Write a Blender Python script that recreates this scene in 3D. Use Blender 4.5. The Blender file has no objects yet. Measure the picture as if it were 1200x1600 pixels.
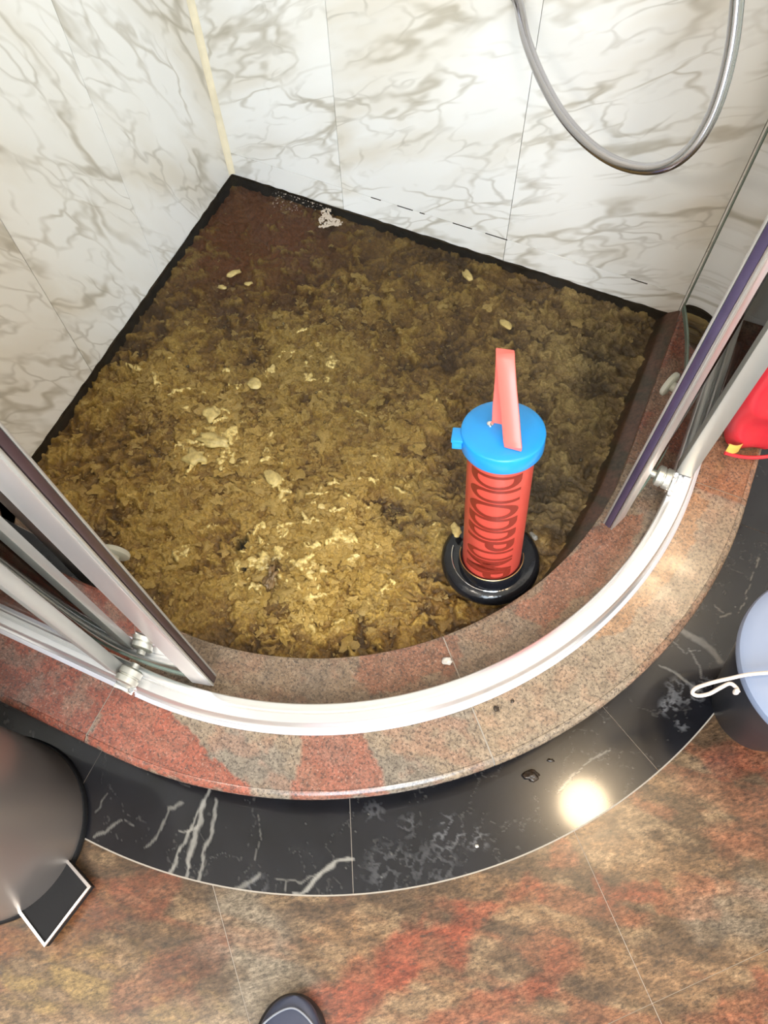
import bpy, bmesh, math, random
import numpy as np
from mathutils import Vector, Matrix

random.seed(7)
SC = bpy.context.scene
COL = SC.collection

# ------------------------------------------------------------------ camera, world, lights, exposure
F_PX = 1280.0
CAM = np.array([0.9790891, -1.24457101, 1.5])
MC = np.array([[0.9137435651102569, 0.3588628143584082, -0.19049981021082546],
               [0.4056598763192127, -0.8319551582154601, 0.37853755357080493],
               [-0.022644247929196466, -0.42316438317685895, -0.9057699171678586]])
cd = bpy.data.cameras.new('camera')
cd.sensor_fit = 'HORIZONTAL'
cd.sensor_width = 36.0
cd.lens = F_PX / 1200.0 * 36.0
cd.clip_start = 0.02
cam = bpy.data.objects.new('camera', cd)
COL.objects.link(cam)
rx, dn, fw = MC[:, 0], MC[:, 1], MC[:, 2]
cam.matrix_world = Matrix(((rx[0], -dn[0], -fw[0], CAM[0]), (rx[1], -dn[1], -fw[1], CAM[1]),
                           (rx[2], -dn[2], -fw[2], CAM[2]), (0, 0, 0, 1)))
SC.camera = cam

w = bpy.data.worlds.new('world')
SC.world = w
w.use_nodes = True
w.node_tree.nodes['Background'].inputs[0].default_value = (0.80, 0.88, 1.0, 1)
w.node_tree.nodes['Background'].inputs[1].default_value = 1.0

WARM = (1.0, 0.76, 0.48)
COOL = (0.76, 0.88, 1.0)
SOFT = (1.0, 0.91, 0.79)


def area(name, loc, target, sx, sy, power, color, shape='RECTANGLE', spread=180):
    ld = bpy.data.lights.new(name, 'AREA')
    ld.shape = shape
    ld.size = sx
    ld.size_y = sy
    ld.energy = power
    ld.color = color
    ld.spread = math.radians(spread)
    o = bpy.data.objects.new(name, ld)
    COL.objects.link(o)
    o.location = loc
    d = Vector(target) - Vector(loc)
    o.rotation_euler = d.to_track_quat('-Z', 'Y').to_euler()
    return o


# warm ceiling and wall lamps, two added fill lights, daylight of the front window
area('ceiling_lamp_light', (1.58, -0.57, 2.47), (1.58, -0.57, 0), 0.22, 0.22, 9, WARM, 'DISK')
area('fill_light_left', (0.45, -2.40, 2.47), (0.45, -2.40, 0), 0.20, 0.20, 12, SOFT, 'DISK')  # added fill for the walls, placed so its reflection stays out of frame
area('fill_light_right', (1.75, -2.40, 2.47), (1.75, -2.40, 0), 0.20, 0.20, 12, SOFT, 'DISK')  # second added fill light, likewise mirrored out of frame
area('mirror_lamp_light', (1.372, -0.04, 1.33), (1.372, -1.0, 0.9), 0.16, 0.07, 2.0, WARM)
area('window_light', (1.75, -2.58, 1.55), (1.0, -0.6, 0.4), 1.2, 1.2, 46, COOL)

SC.view_settings.view_transform = 'Standard'
SC.view_settings.look = 'None'
SC.view_settings.gamma = 1.0
SC.view_settings.use_curve_mapping = False
SC.view_settings.exposure = 0.70
SC.cycles.max_bounces = 10
SC.cycles.transparent_max_bounces = 24

# ------------------------------------------------------------------ numpy helpers
_rng = np.random.RandomState(11)
_TAB = _rng.rand(256, 256)


def vnoise(x, y, seed=0):
    x = np.asarray(x, float) + seed * 17.31
    y = np.asarray(y, float) + seed * 5.77
    xi = np.floor(x).astype(int)
    yi = np.floor(y).astype(int)
    fx = x - xi
    fy = y - yi
    fx = fx * fx * fx * (fx * (fx * 6 - 15) + 10)
    fy = fy * fy * fy * (fy * (fy * 6 - 15) + 10)
    a = _TAB[xi & 255, yi & 255]
    b = _TAB[(xi + 1) & 255, yi & 255]
    c = _TAB[xi & 255, (yi + 1) & 255]
    d = _TAB[(xi + 1) & 255, (yi + 1) & 255]
    return (a * (1 - fx) + b * fx) * (1 - fy) + (c * (1 - fx) + d * fx) * fy


def fbm(x, y, f, octv=4, seed=0, gain=0.5):
    s = 0
    t = 0
    g = 1.0
    for o in range(octv):
        s = s + g * vnoise(x * f, y * f, seed + o * 3)
        t += g
        g *= gain
        f *= 2.03
    return s / t


def worley(x, y, f, seed=0):
    """distance to the nearest cell point and that cell's own random value"""
    x = np.asarray(x, float) * f + seed * 9.7
    y = np.asarray(y, float) * f + seed * 4.3
    xi = np.floor(x).astype(int)
    yi = np.floor(y).astype(int)
    best = np.full(x.shape, 9.0)
    val = np.zeros(x.shape)
    for dx in (-1, 0, 1):
        for dy in (-1, 0, 1):
            cx, cy = xi + dx, yi + dy
            px = cx + _TAB[cx & 255, cy & 255]
            py = cy + _TAB[(cy + 91) & 255, (cx + 37) & 255]
            dd = (px - x) ** 2 + (py - y) ** 2
            m = dd < best
            best = np.where(m, dd, best)
            val = np.where(m, _TAB[(cx + 53) & 255, (cy + 171) & 255], val)
    return np.sqrt(best), val


def sstep(a, b, x):
    t = np.clip((x - a) / (b - a), 0, 1)
    return t * t * (3 - 2 * t)


def segd(x, y, p, q):
    px, py = p
    qx, qy = q
    dx, dy = qx - px, qy - py
    L = dx * dx + dy * dy + 1e-12
    t = np.clip(((x - px) * dx + (y - py) * dy) / L, 0, 1)
    return np.hypot(x - px - t * dx, y - py - t * dy), t


def inpoly(x, y, poly):
    ins = np.zeros(np.shape(x), bool)
    n = len(poly)
    for i in range(n):
        x0, y0 = poly[i]
        x1, y1 = poly[(i + 1) % n]
        c = ((y0 > y) != (y1 > y))
        xi = (x1 - x0) * (y - y0) / ((y1 - y0) + 1e-12) + x0
        ins ^= c & (x < xi)
    return ins


def mix(a, b, t):
    t = np.asarray(t)[..., None]
    return a * (1 - t) + b * t


# measured point of the photograph on the horizontal plane z (used to read real positions)
def at(px, py, z):
    d = MC @ np.array([px - 600.0, py - 800.0, F_PX])
    t = (z - CAM[2]) / d[2]
    p = CAM + d * t
    return (p[0], p[1])


# ------------------------------------------------------------------ object helpers
def link(name, me, mat=None, parent=None, smooth=True, sharp=40):
    o = bpy.data.objects.new(name, me)
    COL.objects.link(o)
    if mat is not None:
        me.materials.append(mat)
    if smooth and len(me.polygons):
        me.polygons.foreach_set('use_smooth', [True] * len(me.polygons))
        try:
            me.set_sharp_from_angle(angle=math.radians(sharp))
        except Exception:
            pass
    if parent is not None:
        o.parent = parent
    return o


def raw(name, verts, faces, mat=None, parent=None, smooth=True, tint=None, sharp=40):
    me = bpy.data.meshes.new(name)
    me.from_pydata([tuple(map(float, v)) for v in verts], [], faces)
    me.update()
    if tint is not None:
        settint(me, tint)
    return link(name, me, mat, parent, smooth, sharp)


def settint(me, rgb):
    ca = me.color_attributes.new('tint', 'FLOAT_COLOR', 'POINT')
    a = np.ones((len(me.vertices), 4), np.float32)
    a[:, :3] = rgb
    ca.data.foreach_set('color', a.ravel())


def frombm(name, bm, mat=None, parent=None, smooth=True, sharp=40):
    bmesh.ops.recalc_face_normals(bm, faces=bm.faces)
    me = bpy.data.meshes.new(name)
    bm.to_mesh(me)
    bm.free()
    return link(name, me, mat, parent, smooth, sharp)


def empty(name, loc, label, cat, group=None):
    o = bpy.data.objects.new(name, None)
    o.empty_display_size = 0.05
    COL.objects.link(o)
    o.location = loc
    return tag(o, label, cat, group)


def tag(o, label, cat, group=None, kind=None):
    if label:
        o['label'] = label
    if cat:
        o['category'] = cat
    if group:
        o['group'] = group
    if kind:
        o['kind'] = kind
    return o


def keep(o, root):
    """parent o to root, its mesh given in world coordinates"""
    o.parent = root
    o.matrix_parent_inverse = root_world(root).inverted()
    return o


def root_world(r):
    m = Matrix.LocRotScale(r.location, r.rotation_euler, r.scale)
    if r.parent:
        m = root_world(r.parent) @ r.matrix_parent_inverse @ m
    return m


def bm_box(bm, c, s, bevel=0.0, rot=None, seg=2):
    g = bmesh.ops.create_cube(bm, size=1.0)
    vs = g['verts']
    bmesh.ops.scale(bm, vec=Vector(s), verts=vs)
    if bevel > 0:
        es = list({e for v in vs for e in v.link_edges})
        r = bmesh.ops.bevel(bm, geom=es, offset=bevel, segments=seg, affect='EDGES', profile=0.5)
        vs = list({v for f in r['faces'] for v in f.verts} | {v for v in vs if v.is_valid})
    if rot is not None:
        bmesh.ops.rotate(bm, cent=(0, 0, 0), matrix=rot, verts=vs)
    bmesh.ops.translate(bm, vec=Vector(c), verts=vs)
    return vs


def lathe(name, prof, mat, parent=None, seg=48, frame=None, sharp=40, tint=None, closed=False):
    """prof = [(r, h)]; frame = 4x4 matrix"""
    V = []
    Fc = []
    n = len(prof)
    for i in range(seg):
        a = 2 * math.pi * i / seg
        for r, h in prof:
            V.append(Vector((r * math.cos(a), r * math.sin(a), h)))
    for i in range(seg):
        j = (i + 1) % seg
        for k in range(n - 1 if not closed else n):
            k2 = (k + 1) % n
            Fc.append((i * n + k, j * n + k, j * n + k2, i * n + k2))
    if frame is not None:
        V = [frame @ v for v in V]
    bm = bmesh.new()
    bv = [bm.verts.new(v) for v in V]
    for f in Fc:
        try:
            bm.faces.new([bv[i] for i in f])
        except ValueError:
            pass
    bmesh.ops.remove_doubles(bm, verts=bm.verts, dist=1e-5)
    return frombm(name, bm, mat, parent, True, sharp)


def tube(name, pts, rad, mat, parent=None, seg=10, closed=False, sub=8):
    P = [Vector(p) for p in pts]
    # Catmull-Rom
    Q = []
    n = len(P)
    rng = range(n) if closed else range(n - 1)
    for i in rng:
        p0 = P[(i - 1) % n] if closed or i > 0 else P[i] * 2 - P[i + 1]
        p1 = P[i]
        p2 = P[(i + 1) % n]
        p3 = P[(i + 2) % n] if closed or i + 2 < n else P[i + 1] * 2 - P[i]
        for s in range(sub):
            t = s / sub
            Q.append(0.5 * ((2 * p1) + (p2 - p0) * t + (2 * p0 - 5 * p1 + 4 * p2 - p3) * t * t
                            + (3 * p1 - p0 - 3 * p2 + p3) * t ** 3))
    if not closed:
        Q.append(P[-1])
    V = []
    Fc = []
    m = len(Q)
    up = Vector((0.13, 0.21, 0.97))
    prevn = None
    for i, q in enumerate(Q):
        a = Q[(i - 1) % m] if closed or i > 0 else Q[i]
        b = Q[(i + 1) % m] if closed or i < m - 1 else Q[i]
        t = (b - a).normalized()
        nn = (prevn if prevn is not None else up.cross(t))
        nn = (nn - t * nn.dot(t)).normalized()
        prevn = nn
        bb = t.cross(nn)
        for k in range(seg):
            an = 2 * math.pi * k / seg
            V.append(q + (nn * math.cos(an) + bb * math.sin(an)) * rad)
    for i in range(m if closed else m - 1):
        j = (i + 1) % m
        for k in range(seg):
            k2 = (k + 1) % seg
            Fc.append((i * seg + k, i * seg + k2, j * seg + k2, j * seg + k))
    if not closed:
        Fc.append(tuple(range(seg))[::-1])
        Fc.append(tuple((m - 1) * seg + k for k in range(seg)))
    return raw(name, V, Fc, mat, parent)


# the quadrant path shared by kerb, track, plinth and border: centre CX,CY, angle u in degrees
CX, CY = 0.455, -0.412
STEP = 0.01


def qpt(u, R):
    if u < -90:
        return (CX + (u + 90) * STEP, CY - R)
    if u > 0:
        return (CX + R, CY + u * STEP)
    a = math.radians(u)
    return (CX + R * math.cos(a), CY + R * math.sin(a))


def ulist(u0, u1, n):
    us = list(np.linspace(u0, u1, n))
    for b in (-90.0, 0.0):
        if u0 < b < u1:
            us.append(b)
    us = sorted(set(np.round(us, 6)))
    return us


def sweep(name, prof, us, mat, parent=None, tintf=None, inward=None, sharp=35):
    """closed section prof [(R, z)] swept along the path"""
    n = len(prof)
    V = []
    for u in us:
        for R, z in prof:
            x, y = qpt(u, R)
            V.append((x, y, z))
    Fc = []
    for i in range(len(us) - 1):
        for k in range(n):
            k2 = (k + 1) % n
            Fc.append((i * n + k, (i + 1) * n + k, (i + 1) * n + k2, i * n + k2))
    Fc.append(tuple(range(n)))
    e = (len(us) - 1) * n
    Fc.append(tuple(e + k for k in range(n))[::-1])
    me = bpy.data.meshes.new(name)
    me.from_pydata(V, [], Fc)
    bm = bmesh.new()
    bm.from_mesh(me)
    bmesh.ops.recalc_face_normals(bm, faces=bm.faces)
    bm.to_mesh(me)
    bm.free()
    if tintf is not None:
        a = np.array(V)
        settint(me, tintf(a[:, 0], a[:, 1]))
    o = link(name, me, mat, None, True, sharp)
    if parent is not None:
        keep(o, parent)
    return o


# ------------------------------------------------------------------ materials
def newmat(name):
    m = bpy.data.materials.new(name)
    m.use_nodes = True
    nt = m.node_tree
    return m, nt, nt.nodes, nt.links, nt.nodes['Principled BSDF']


def setp(p, **k):
    names = {'color': 'Base Color', 'rough': 'Roughness', 'metal': 'Metallic', 'spec': 'Specular IOR Level',
             'coat': 'Coat Weight', 'coatr': 'Coat Roughness', 'aniso': 'Anisotropic', 'trans': 'Transmission Weight',
             'ior': 'IOR', 'sheen': 'Sheen Weight', 'sss': 'Subsurface Weight'}
    for a, v in k.items():
        if a == 'color':
            v = (*v, 1)
        p.inputs[names[a]].default_value = v


def plain(name, color, rough=0.5, metal=0.0, bump=0.0, bscale=200, var=0.0, vscale=20, **k):
    m, nt, N, L, p = newmat(name)
    setp(p, color=color, rough=rough, metal=metal, **k)
    tc = N.new('ShaderNodeTexCoord')
    if var > 0:
        n = N.new('ShaderNodeTexNoise')
        n.inputs['Scale'].default_value = vscale
        n.inputs['Detail'].default_value = 5
        L.new(tc.outputs['Object'], n.inputs['Vector'])
        r = N.new('ShaderNodeMapRange')
        r.inputs[1].default_value = 0.3
        r.inputs[2].default_value = 0.7
        r.inputs[3].default_value = 1 - var
        r.inputs[4].default_value = 1 + var
        L.new(n.outputs['Fac'], r.inputs[0])
        mx = N.new('ShaderNodeMix')
        mx.data_type = 'RGBA'
        mx.blend_type = 'MULTIPLY'
        mx.inputs[0].default_value = 1
        mx.inputs[6].default_value = (*color, 1)
        L.new(r.outputs[0], mx.inputs[7])
        L.new(mx.outputs[2], p.inputs['Base Color'])
    if bump > 0:
        n2 = N.new('ShaderNodeTexNoise')
        n2.inputs['Scale'].default_value = bscale
        n2.inputs['Detail'].default_value = 3
        L.new(tc.outputs['Object'], n2.inputs['Vector'])
        b = N.new('ShaderNodeBump')
        b.inputs['Strength'].default_value = bump
        b.inputs['Distance'].default_value = 0.002
        L.new(n2.outputs['Fac'], b.inputs['Height'])
        L.new(b.outputs[0], p.inputs['Normal'])
    return m


def mat_granite(name, rough=0.22, speck=1.0):
    m, nt, N, L, p = newmat(name)
    at_ = N.new('ShaderNodeAttribute')
    at_.attribute_name = 'tint'
    g = N.new('ShaderNodeNewGeometry')

    def noise(scale, det=2, rough_=0.5):
        n = N.new('ShaderNodeTexNoise')
        n.inputs['Scale'].default_value = scale
        n.inputs['Detail'].default_value = det
        n.inputs['Roughness'].default_value = rough_
        L.new(g.outputs['Position'], n.inputs['Vector'])
        return n.outputs['Fac']

    def ramp(src, a, b, ca, cb):
        r = N.new('ShaderNodeMapRange')
        r.inputs[1].default_value = a
        r.inputs[2].default_value = b
        r.inputs[3].default_value = ca
        r.inputs[4].default_value = cb
        L.new(src, r.inputs[0])
        return r.outputs[0]

    def mx(fac, a, b, mode='MIX'):
        n = N.new('ShaderNodeMix')
        n.data_type = 'RGBA'
        n.blend_type = mode
        for s, i in ((fac, 0), (a, 6), (b, 7)):
            if isinstance(s, (int, float)):
                n.inputs[i].default_value = s
            elif isinstance(s, tuple):
                n.inputs[i].default_value = (*s, 1)
            else:
                L.new(s, n.inputs[i])
        return n.outputs[2]

    dark = ramp(noise(200, 3, 0.75), 0.49, 0.62, 0.0, 0.80 * speck)
    light = ramp(noise(260, 2, 0.6), 0.56, 0.70, 0.0, 0.22 * speck)
    mid = ramp(noise(60, 4, 0.7), 0.3, 0.7, 0.62, 1.36)
    c = mx(1.0, at_.outputs['Color'], mid, 'MULTIPLY')
    c = mx(light, c, (0.62, 0.52, 0.42))
    c = mx(dark, c, (0.055, 0.043, 0.038))
    L.new(c, p.inputs['Base Color'])
    rr = ramp(noise(14, 3), 0.3, 0.7, rough * 0.6, rough * 1.5)
    L.new(rr, p.inputs['Roughness'])
    b = N.new('ShaderNodeBump')
    b.inputs['Strength'].default_value = 0.06
    b.inputs['Distance'].default_value = 0.002
    L.new(noise(35, 3), b.inputs['Height'])
    L.new(b.outputs[0], p.inputs['Normal'])
    setp(p, spec=0.5)
    return m


def mat_floor(name):
    """streaky, mottled floor granite: grain stretched along one direction"""
    m, nt, N, L, p = newmat(name)
    at_ = N.new('ShaderNodeAttribute')
    at_.attribute_name = 'tint'
    g = N.new('ShaderNodeNewGeometry')
    mp = N.new('ShaderNodeMapping')
    mp.inputs['Rotation'].default_value = (0, 0, math.radians(-38))
    L.new(g.outputs['Position'], mp.inputs['Vector'])
    sc = N.new('ShaderNodeMapping')
    sc.inputs['Scale'].default_value = (0.55, 1.15, 1)
    L.new(mp.outputs[0], sc.inputs['Vector'])

    def noise(scale, det, ro):
        n = N.new('ShaderNodeTexNoise')
        n.inputs['Scale'].default_value = scale
        n.inputs['Detail'].default_value = det
        n.inputs['Roughness'].default_value = ro
        L.new(sc.outputs[0], n.inputs['Vector'])
        return n.outputs['Fac']

    def ramp(src, a, b, c0, c1):
        r = N.new('ShaderNodeMapRange')
        for i, v in ((1, a), (2, b), (3, c0), (4, c1)):
            r.inputs[i].default_value = v
        L.new(src, r.inputs[0])
        return r.outputs[0]

    def mx(fac, a, b, mode='MIX'):
        n = N.new('ShaderNodeMix')
        n.data_type = 'RGBA'
        n.blend_type = mode
        for s_, i in ((fac, 0), (a, 6), (b, 7)):
            if isinstance(s_, (int, float)):
                n.inputs[i].default_value = s_
            elif isinstance(s_, tuple):
                n.inputs[i].default_value = (*s_, 1)
            else:
                L.new(s_, n.inputs[i])
        return n.outputs[2]

    c = mx(1.0, at_.outputs['Color'], ramp(noise(55, 6, 0.75), 0.30, 0.70, 0.45, 1.55), 'MULTIPLY')
    c = mx(1.0, c, ramp(noise(170, 4, 0.8), 0.32, 0.68, 0.30, 1.75), 'MULTIPLY')
    c = mx(ramp(noise(130, 5, 0.8), 0.54, 0.64, 0.0, 0.80), c, (0.045, 0.032, 0.024))
    L.new(c, p.inputs['Base Color'])
    L.new(ramp(noise(9, 3, 0.5), 0.3, 0.7, 0.20, 0.34), p.inputs['Roughness'])
    b = N.new('ShaderNodeBump')
    b.inputs['Strength'].default_value = 0.10
    b.inputs['Distance'].default_value = 0.002
    L.new(noise(30, 3, 0.5), b.inputs['Height'])
    L.new(b.outputs[0], p.inputs['Normal'])
    return m


def mat_tint(name, rough=0.3, spec=0.5, fine=0.0, fscale=300, coat=0.0, bump=0.0):
    m, nt, N, L, p = newmat(name)
    at_ = N.new('ShaderNodeAttribute')
    at_.attribute_name = 'tint'
    src = at_.outputs['Color']
    g = N.new('ShaderNodeNewGeometry')
    if fine > 0:
        n = N.new('ShaderNodeTexNoise')
        n.inputs['Scale'].default_value = fscale
        n.inputs['Detail'].default_value = 4
        L.new(g.outputs['Position'], n.inputs['Vector'])
        r = N.new('ShaderNodeMapRange')
        r.inputs[1].default_value = 0.3
        r.inputs[2].default_value = 0.7
        r.inputs[3].default_value = 1 - fine
        r.inputs[4].default_value = 1 + fine
        L.new(n.outputs['Fac'], r.inputs[0])
        mx = N.new('ShaderNodeMix')
        mx.data_type = 'RGBA'
        mx.blend_type = 'MULTIPLY'
        mx.inputs[0].default_value = 1
        L.new(src, mx.inputs[6])
        L.new(r.outputs[0], mx.inputs[7])
        src = mx.outputs[2]
        if bump > 0:
            b = N.new('ShaderNodeBump')
            b.inputs['Strength'].default_value = bump
            b.inputs['Distance'].default_value = 0.003
            L.new(n.outputs['Fac'], b.inputs['Height'])
            L.new(b.outputs[0], p.inputs['Normal'])
    L.new(src, p.inputs['Base Color'])
    setp(p, rough=rough, spec=spec, coat=coat, coatr=0.08)
    return m


def mat_carrara(name, rotx, rotz, base=(0.87, 0.86, 0.83)):
    m, nt, N, L, p = newmat(name)
    g = N.new('ShaderNodeNewGeometry')
    oi = N.new('ShaderNodeObjectInfo')
    vm = N.new('ShaderNodeVectorMath')
    vm.operation = 'MULTIPLY_ADD'
    L.new(oi.outputs['Random'], vm.inputs[0])
    vm.inputs[1].default_value = (7.3, 9.1, 5.7)
    L.new(g.outputs['Position'], vm.inputs[2])
    mp = N.new('ShaderNodeMapping')
    mp.inputs['Rotation'].default_value = (rotx, 0, 0) if rotz is None else (0, rotz, 0)
    mp.inputs['Scale'].default_value = (1.0, 1.0, 1.0)
    L.new(vm.outputs[0], mp.inputs['Vector'])
    sc = N.new('ShaderNodeMapping')
    sc.inputs['Scale'].default_value = (1.0, 1.0, 0.30) if rotz is None else (0.36, 1.0, 1.0)
    L.new(mp.outputs[0], sc.inputs['Vector'])
    V = sc.outputs[0]

    dn_ = N.new('ShaderNodeTexNoise')
    dn_.inputs['Scale'].default_value = 5.0
    dn_.inputs['Detail'].default_value = 4
    dn_.inputs['Roughness'].default_value = 0.6
    L.new(V, dn_.inputs['Vector'])
    dv = N.new('ShaderNodeVectorMath')
    dv.operation = 'MULTIPLY_ADD'
    L.new(dn_.outputs['Color'], dv.inputs[0])
    dv.inputs[1].default_value = (0.20, 0.20, 0.20)
    L.new(V, dv.inputs[2])

    def vein(scale, width, off=0.0):
        v = N.new('ShaderNodeTexVoronoi')
        v.feature = 'DISTANCE_TO_EDGE'
        v.inputs['Scale'].default_value = scale
        sh_ = N.new('ShaderNodeVectorMath')
        sh_.operation = 'ADD'
        sh_.inputs[1].default_value = (off, off * 1.7, off * 0.6)
        L.new(dv.outputs[0], sh_.inputs[0])
        L.new(sh_.outputs[0], v.inputs['Vector'])
        r = N.new('ShaderNodeMapRange')
        r.interpolation_type = 'SMOOTHSTEP'
        r.inputs[1].default_value = 0.0
        r.inputs[2].default_value = width
        r.inputs[3].default_value = 1.0
        r.inputs[4].default_value = 0.0
        L.new(v.outputs['Distance'], r.inputs[0])
        return r.outputs[0]

    def mask(scale, a, b, c0, c1):
        n = N.new('ShaderNodeTexNoise')
        n.inputs['Scale'].default_value = scale
        n.inputs['Detail'].default_value = 3
        L.new(V, n.inputs['Vector'])
        r = N.new('ShaderNodeMapRange')
        r.inputs[1].default_value = a
        r.inputs[2].default_value = b
        r.inputs[3].default_value = c0
        r.inputs[4].default_value = c1
        L.new(n.outputs['Fac'], r.inputs[0])
        return r.outputs[0]

    def mul(a, b):
        n = N.new('ShaderNodeMath')
        n.operation = 'MULTIPLY'
        for s, i in ((a, 0), (b, 1)):
            if isinstance(s, float):
                n.inputs[i].default_value = s
            else:
                L.new(s, n.inputs[i])
        return n.outputs[0]

    def mx(fac, a, b):
        n = N.new('ShaderNodeMix')
        n.data_type = 'RGBA'
        for s, i in ((fac, 0), (a, 6), (b, 7)):
            if isinstance(s, (int, float)):
                n.inputs[i].default_value = s
            elif isinstance(s, tuple):
                n.inputs[i].default_value = (*s, 1)
            else:
                L.new(s, n.inputs[i])
        return n.outputs[2]

    c = mx(mask(4.0, 0.35, 0.7, 0.0, 0.5), base, (0.78, 0.765, 0.725))
    c = mx(mul(vein(6.5, 0.28), mul(mask(6, 0.40, 0.66, 0.0, 1.0), 0.46)), c, (0.62, 0.53, 0.38))
    c = mx(mul(vein(6.5, 0.050), mul(mask(13, 0.42, 0.60, 0.0, 1.0), 0.66)), c, (0.38, 0.335, 0.25))
    c = mx(mul(vein(12.0, 0.055, 3.1), mul(mask(11, 0.43, 0.60, 0.0, 1.0), 0.56)), c, (0.42, 0.375, 0.29))
    c = mx(mul(vein(22.0, 0.080, 5.3), mul(mask(14, 0.46, 0.62, 0.0, 1.0), 0.50)), c, (0.42, 0.385, 0.32))
    L.new(c, p.inputs['Base Color'])
    setp(p, rough=0.22, spec=0.45)
    return m


def mat_glass(name, tint=(0.925, 0.955, 0.94), rough=0.02):
    m = bpy.data.materials.new(name)
    m.use_nodes = True
    N = m.node_tree.nodes
    L = m.node_tree.links
    N.clear()
    out = N.new('ShaderNodeOutputMaterial')
    tr = N.new('ShaderNodeBsdfTransparent')
    tr.inputs[0].default_value = (*tint, 1)
    gl = N.new('ShaderNodeBsdfGlossy')
    gl.inputs['Roughness'].default_value = rough
    fr = N.new('ShaderNodeFresnel')
    fr.inputs[0].default_value = 1.5
    mx = N.new('ShaderNodeMixShader')
    L.new(fr.outputs[0], mx.inputs[0])
    L.new(tr.outputs[0], mx.inputs[1])
    L.new(gl.outputs[0], mx.inputs[2])
    L.new(mx.outputs[0], out.inputs[0])
    return m


def mat_water(name):
    m = bpy.data.materials.new(name)
    m.use_nodes = True
    N = m.node_tree.nodes
    L = m.node_tree.links
    N.clear()
    out = N.new('ShaderNodeOutputMaterial')
    tr = N.new('ShaderNodeBsdfTransparent')
    tr.inputs[0].default_value = (0.97, 0.94, 0.85, 1)
    gl = N.new('ShaderNodeBsdfGlossy')
    gl.inputs['Roughness'].default_value = 0.06
    fr = N.new('ShaderNodeFresnel')
    fr.inputs[0].default_value = 1.33
    g = N.new('ShaderNodeNewGeometry')
    n = N.new('ShaderNodeTexNoise')
    n.inputs['Scale'].default_value = 45
    n.inputs['Detail'].default_value = 3
    L.new(g.outputs['Position'], n.inputs['Vector'])
    b = N.new('ShaderNodeBump')
    b.inputs['Strength'].default_value = 0.35
    b.inputs['Distance'].default_value = 0.004
    L.new(n.outputs['Fac'], b.inputs['Height'])
    L.new(b.outputs[0], gl.inputs['Normal'])
    L.new(b.outputs[0], fr.inputs['Normal'])
    mx = N.new('ShaderNodeMixShader')
    L.new(fr.outputs[0], mx.inputs[0])
    L.new(tr.outputs[0], mx.inputs[1])
    L.new(gl.outputs[0], mx.inputs[2])
    L.new(mx.outputs[0], out.inputs[0])
    return m


M = {}
M['granite'] = mat_granite('granite_polished', 0.20)
M['granite_wet'] = mat_granite('granite_wet', 0.10)
M['floor_granite'] = mat_floor('granite_floor')
M['black_marble'] = mat_tint('black_marble_polished', 0.22, 0.32, 0.12, 90, 0.35)
M['carrara_left'] = mat_carrara('white_marble_left', math.radians(-28), None)
M['carrara_back'] = mat_carrara('white_marble_back', None, math.radians(32))
M['grout'] = plain('pale_grout', (0.62, 0.57, 0.47), 0.8, bump=0.2)
M['mid_grout'] = plain('grey_grout', (0.34, 0.30, 0.25), 0.8, bump=0.2)
M['dark_grout'] = plain('dark_floor_grout', (0.42, 0.35, 0.28), 0.8, bump=0.2)
M['mould'] = plain('black_mould', (0.030, 0.022, 0.014), 0.95, var=0.4, vscale=60, spec=0.1)
M['silicone'] = plain('yellowed_silicone', (0.84, 0.75, 0.55), 0.45, var=0.1, vscale=25)
M['plaster'] = plain('white_plaster', (0.78, 0.75, 0.70), 0.7, bump=0.1)
M['glass'] = mat_glass('shower_glass')
M['glass_edge'] = plain('glass_edge', (0.13, 0.165, 0.135), 0.2, spec=0.6)
M['alu'] = plain('anodised_aluminium', (0.88, 0.87, 0.87), 0.30, 0.86, bump=0.03, bscale=400)
M['alu_soft'] = plain('satin_profile', (0.46, 0.45, 0.41), 0.38, 0.55)
M['chrome'] = plain('chrome', (0.82, 0.82, 0.83), 0.10, 1.0)
M['satin'] = plain('satin_metal', (0.60, 0.59, 0.53), 0.35, 0.8)
M['hose'] = plain('metal_hose', (0.46, 0.45, 0.47), 0.22, 1.0, bump=0.05, bscale=300)
M['seal'] = plain('brown_seal', (0.050, 0.030, 0.034), 0.35, var=0.15)
M['seal_violet'] = plain('violet_seal', (0.055, 0.042, 0.085), 0.35, var=0.15)
M['clear_plastic'] = plain('clear_plastic', (0.34, 0.33, 0.27), 0.25, var=0.1)
M['red_plastic'] = plain('red_plastic', (0.62, 0.080, 0.056), 0.32, var=0.05, vscale=12, spec=0.5, sss=0.0)
M['ink'] = plain('dark_red_print', (0.21, 0.022, 0.012), 0.40)
M['blue_plastic'] = plain('blue_plastic', (0.015, 0.31, 0.80), 0.28, var=0.05, vscale=15)
M['coral_plastic'] = plain('coral_plastic', (0.90, 0.16, 0.13), 0.38, var=0.04, vscale=15)
M['rubber'] = plain('black_rubber', (0.008, 0.009, 0.012), 0.16, bump=0.25, bscale=120, spec=0.5)
M['steel'] = plain('brushed_steel', (0.33, 0.29, 0.265), 0.33, 0.70, bump=0.02, bscale=300, aniso=0.88)
_N = M['steel'].node_tree.nodes
_t = _N.new('ShaderNodeTangent')
_t.direction_type = 'RADIAL'
_t.axis = 'Z'
M['steel'].node_tree.links.new(_t.outputs[0], _N['Principled BSDF'].inputs['Tangent'])
M['black_plastic'] = plain('black_plastic', (0.010, 0.010, 0.011), 0.6, bump=0.08, spec=0.25)
M['bucket_body'] = plain('charcoal_plastic', (0.020, 0.022, 0.030), 0.35)
M['bucket_lid'] = plain('grey_blue_plastic', (0.19, 0.235, 0.34), 0.45, var=0.05, vscale=6)
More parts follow.
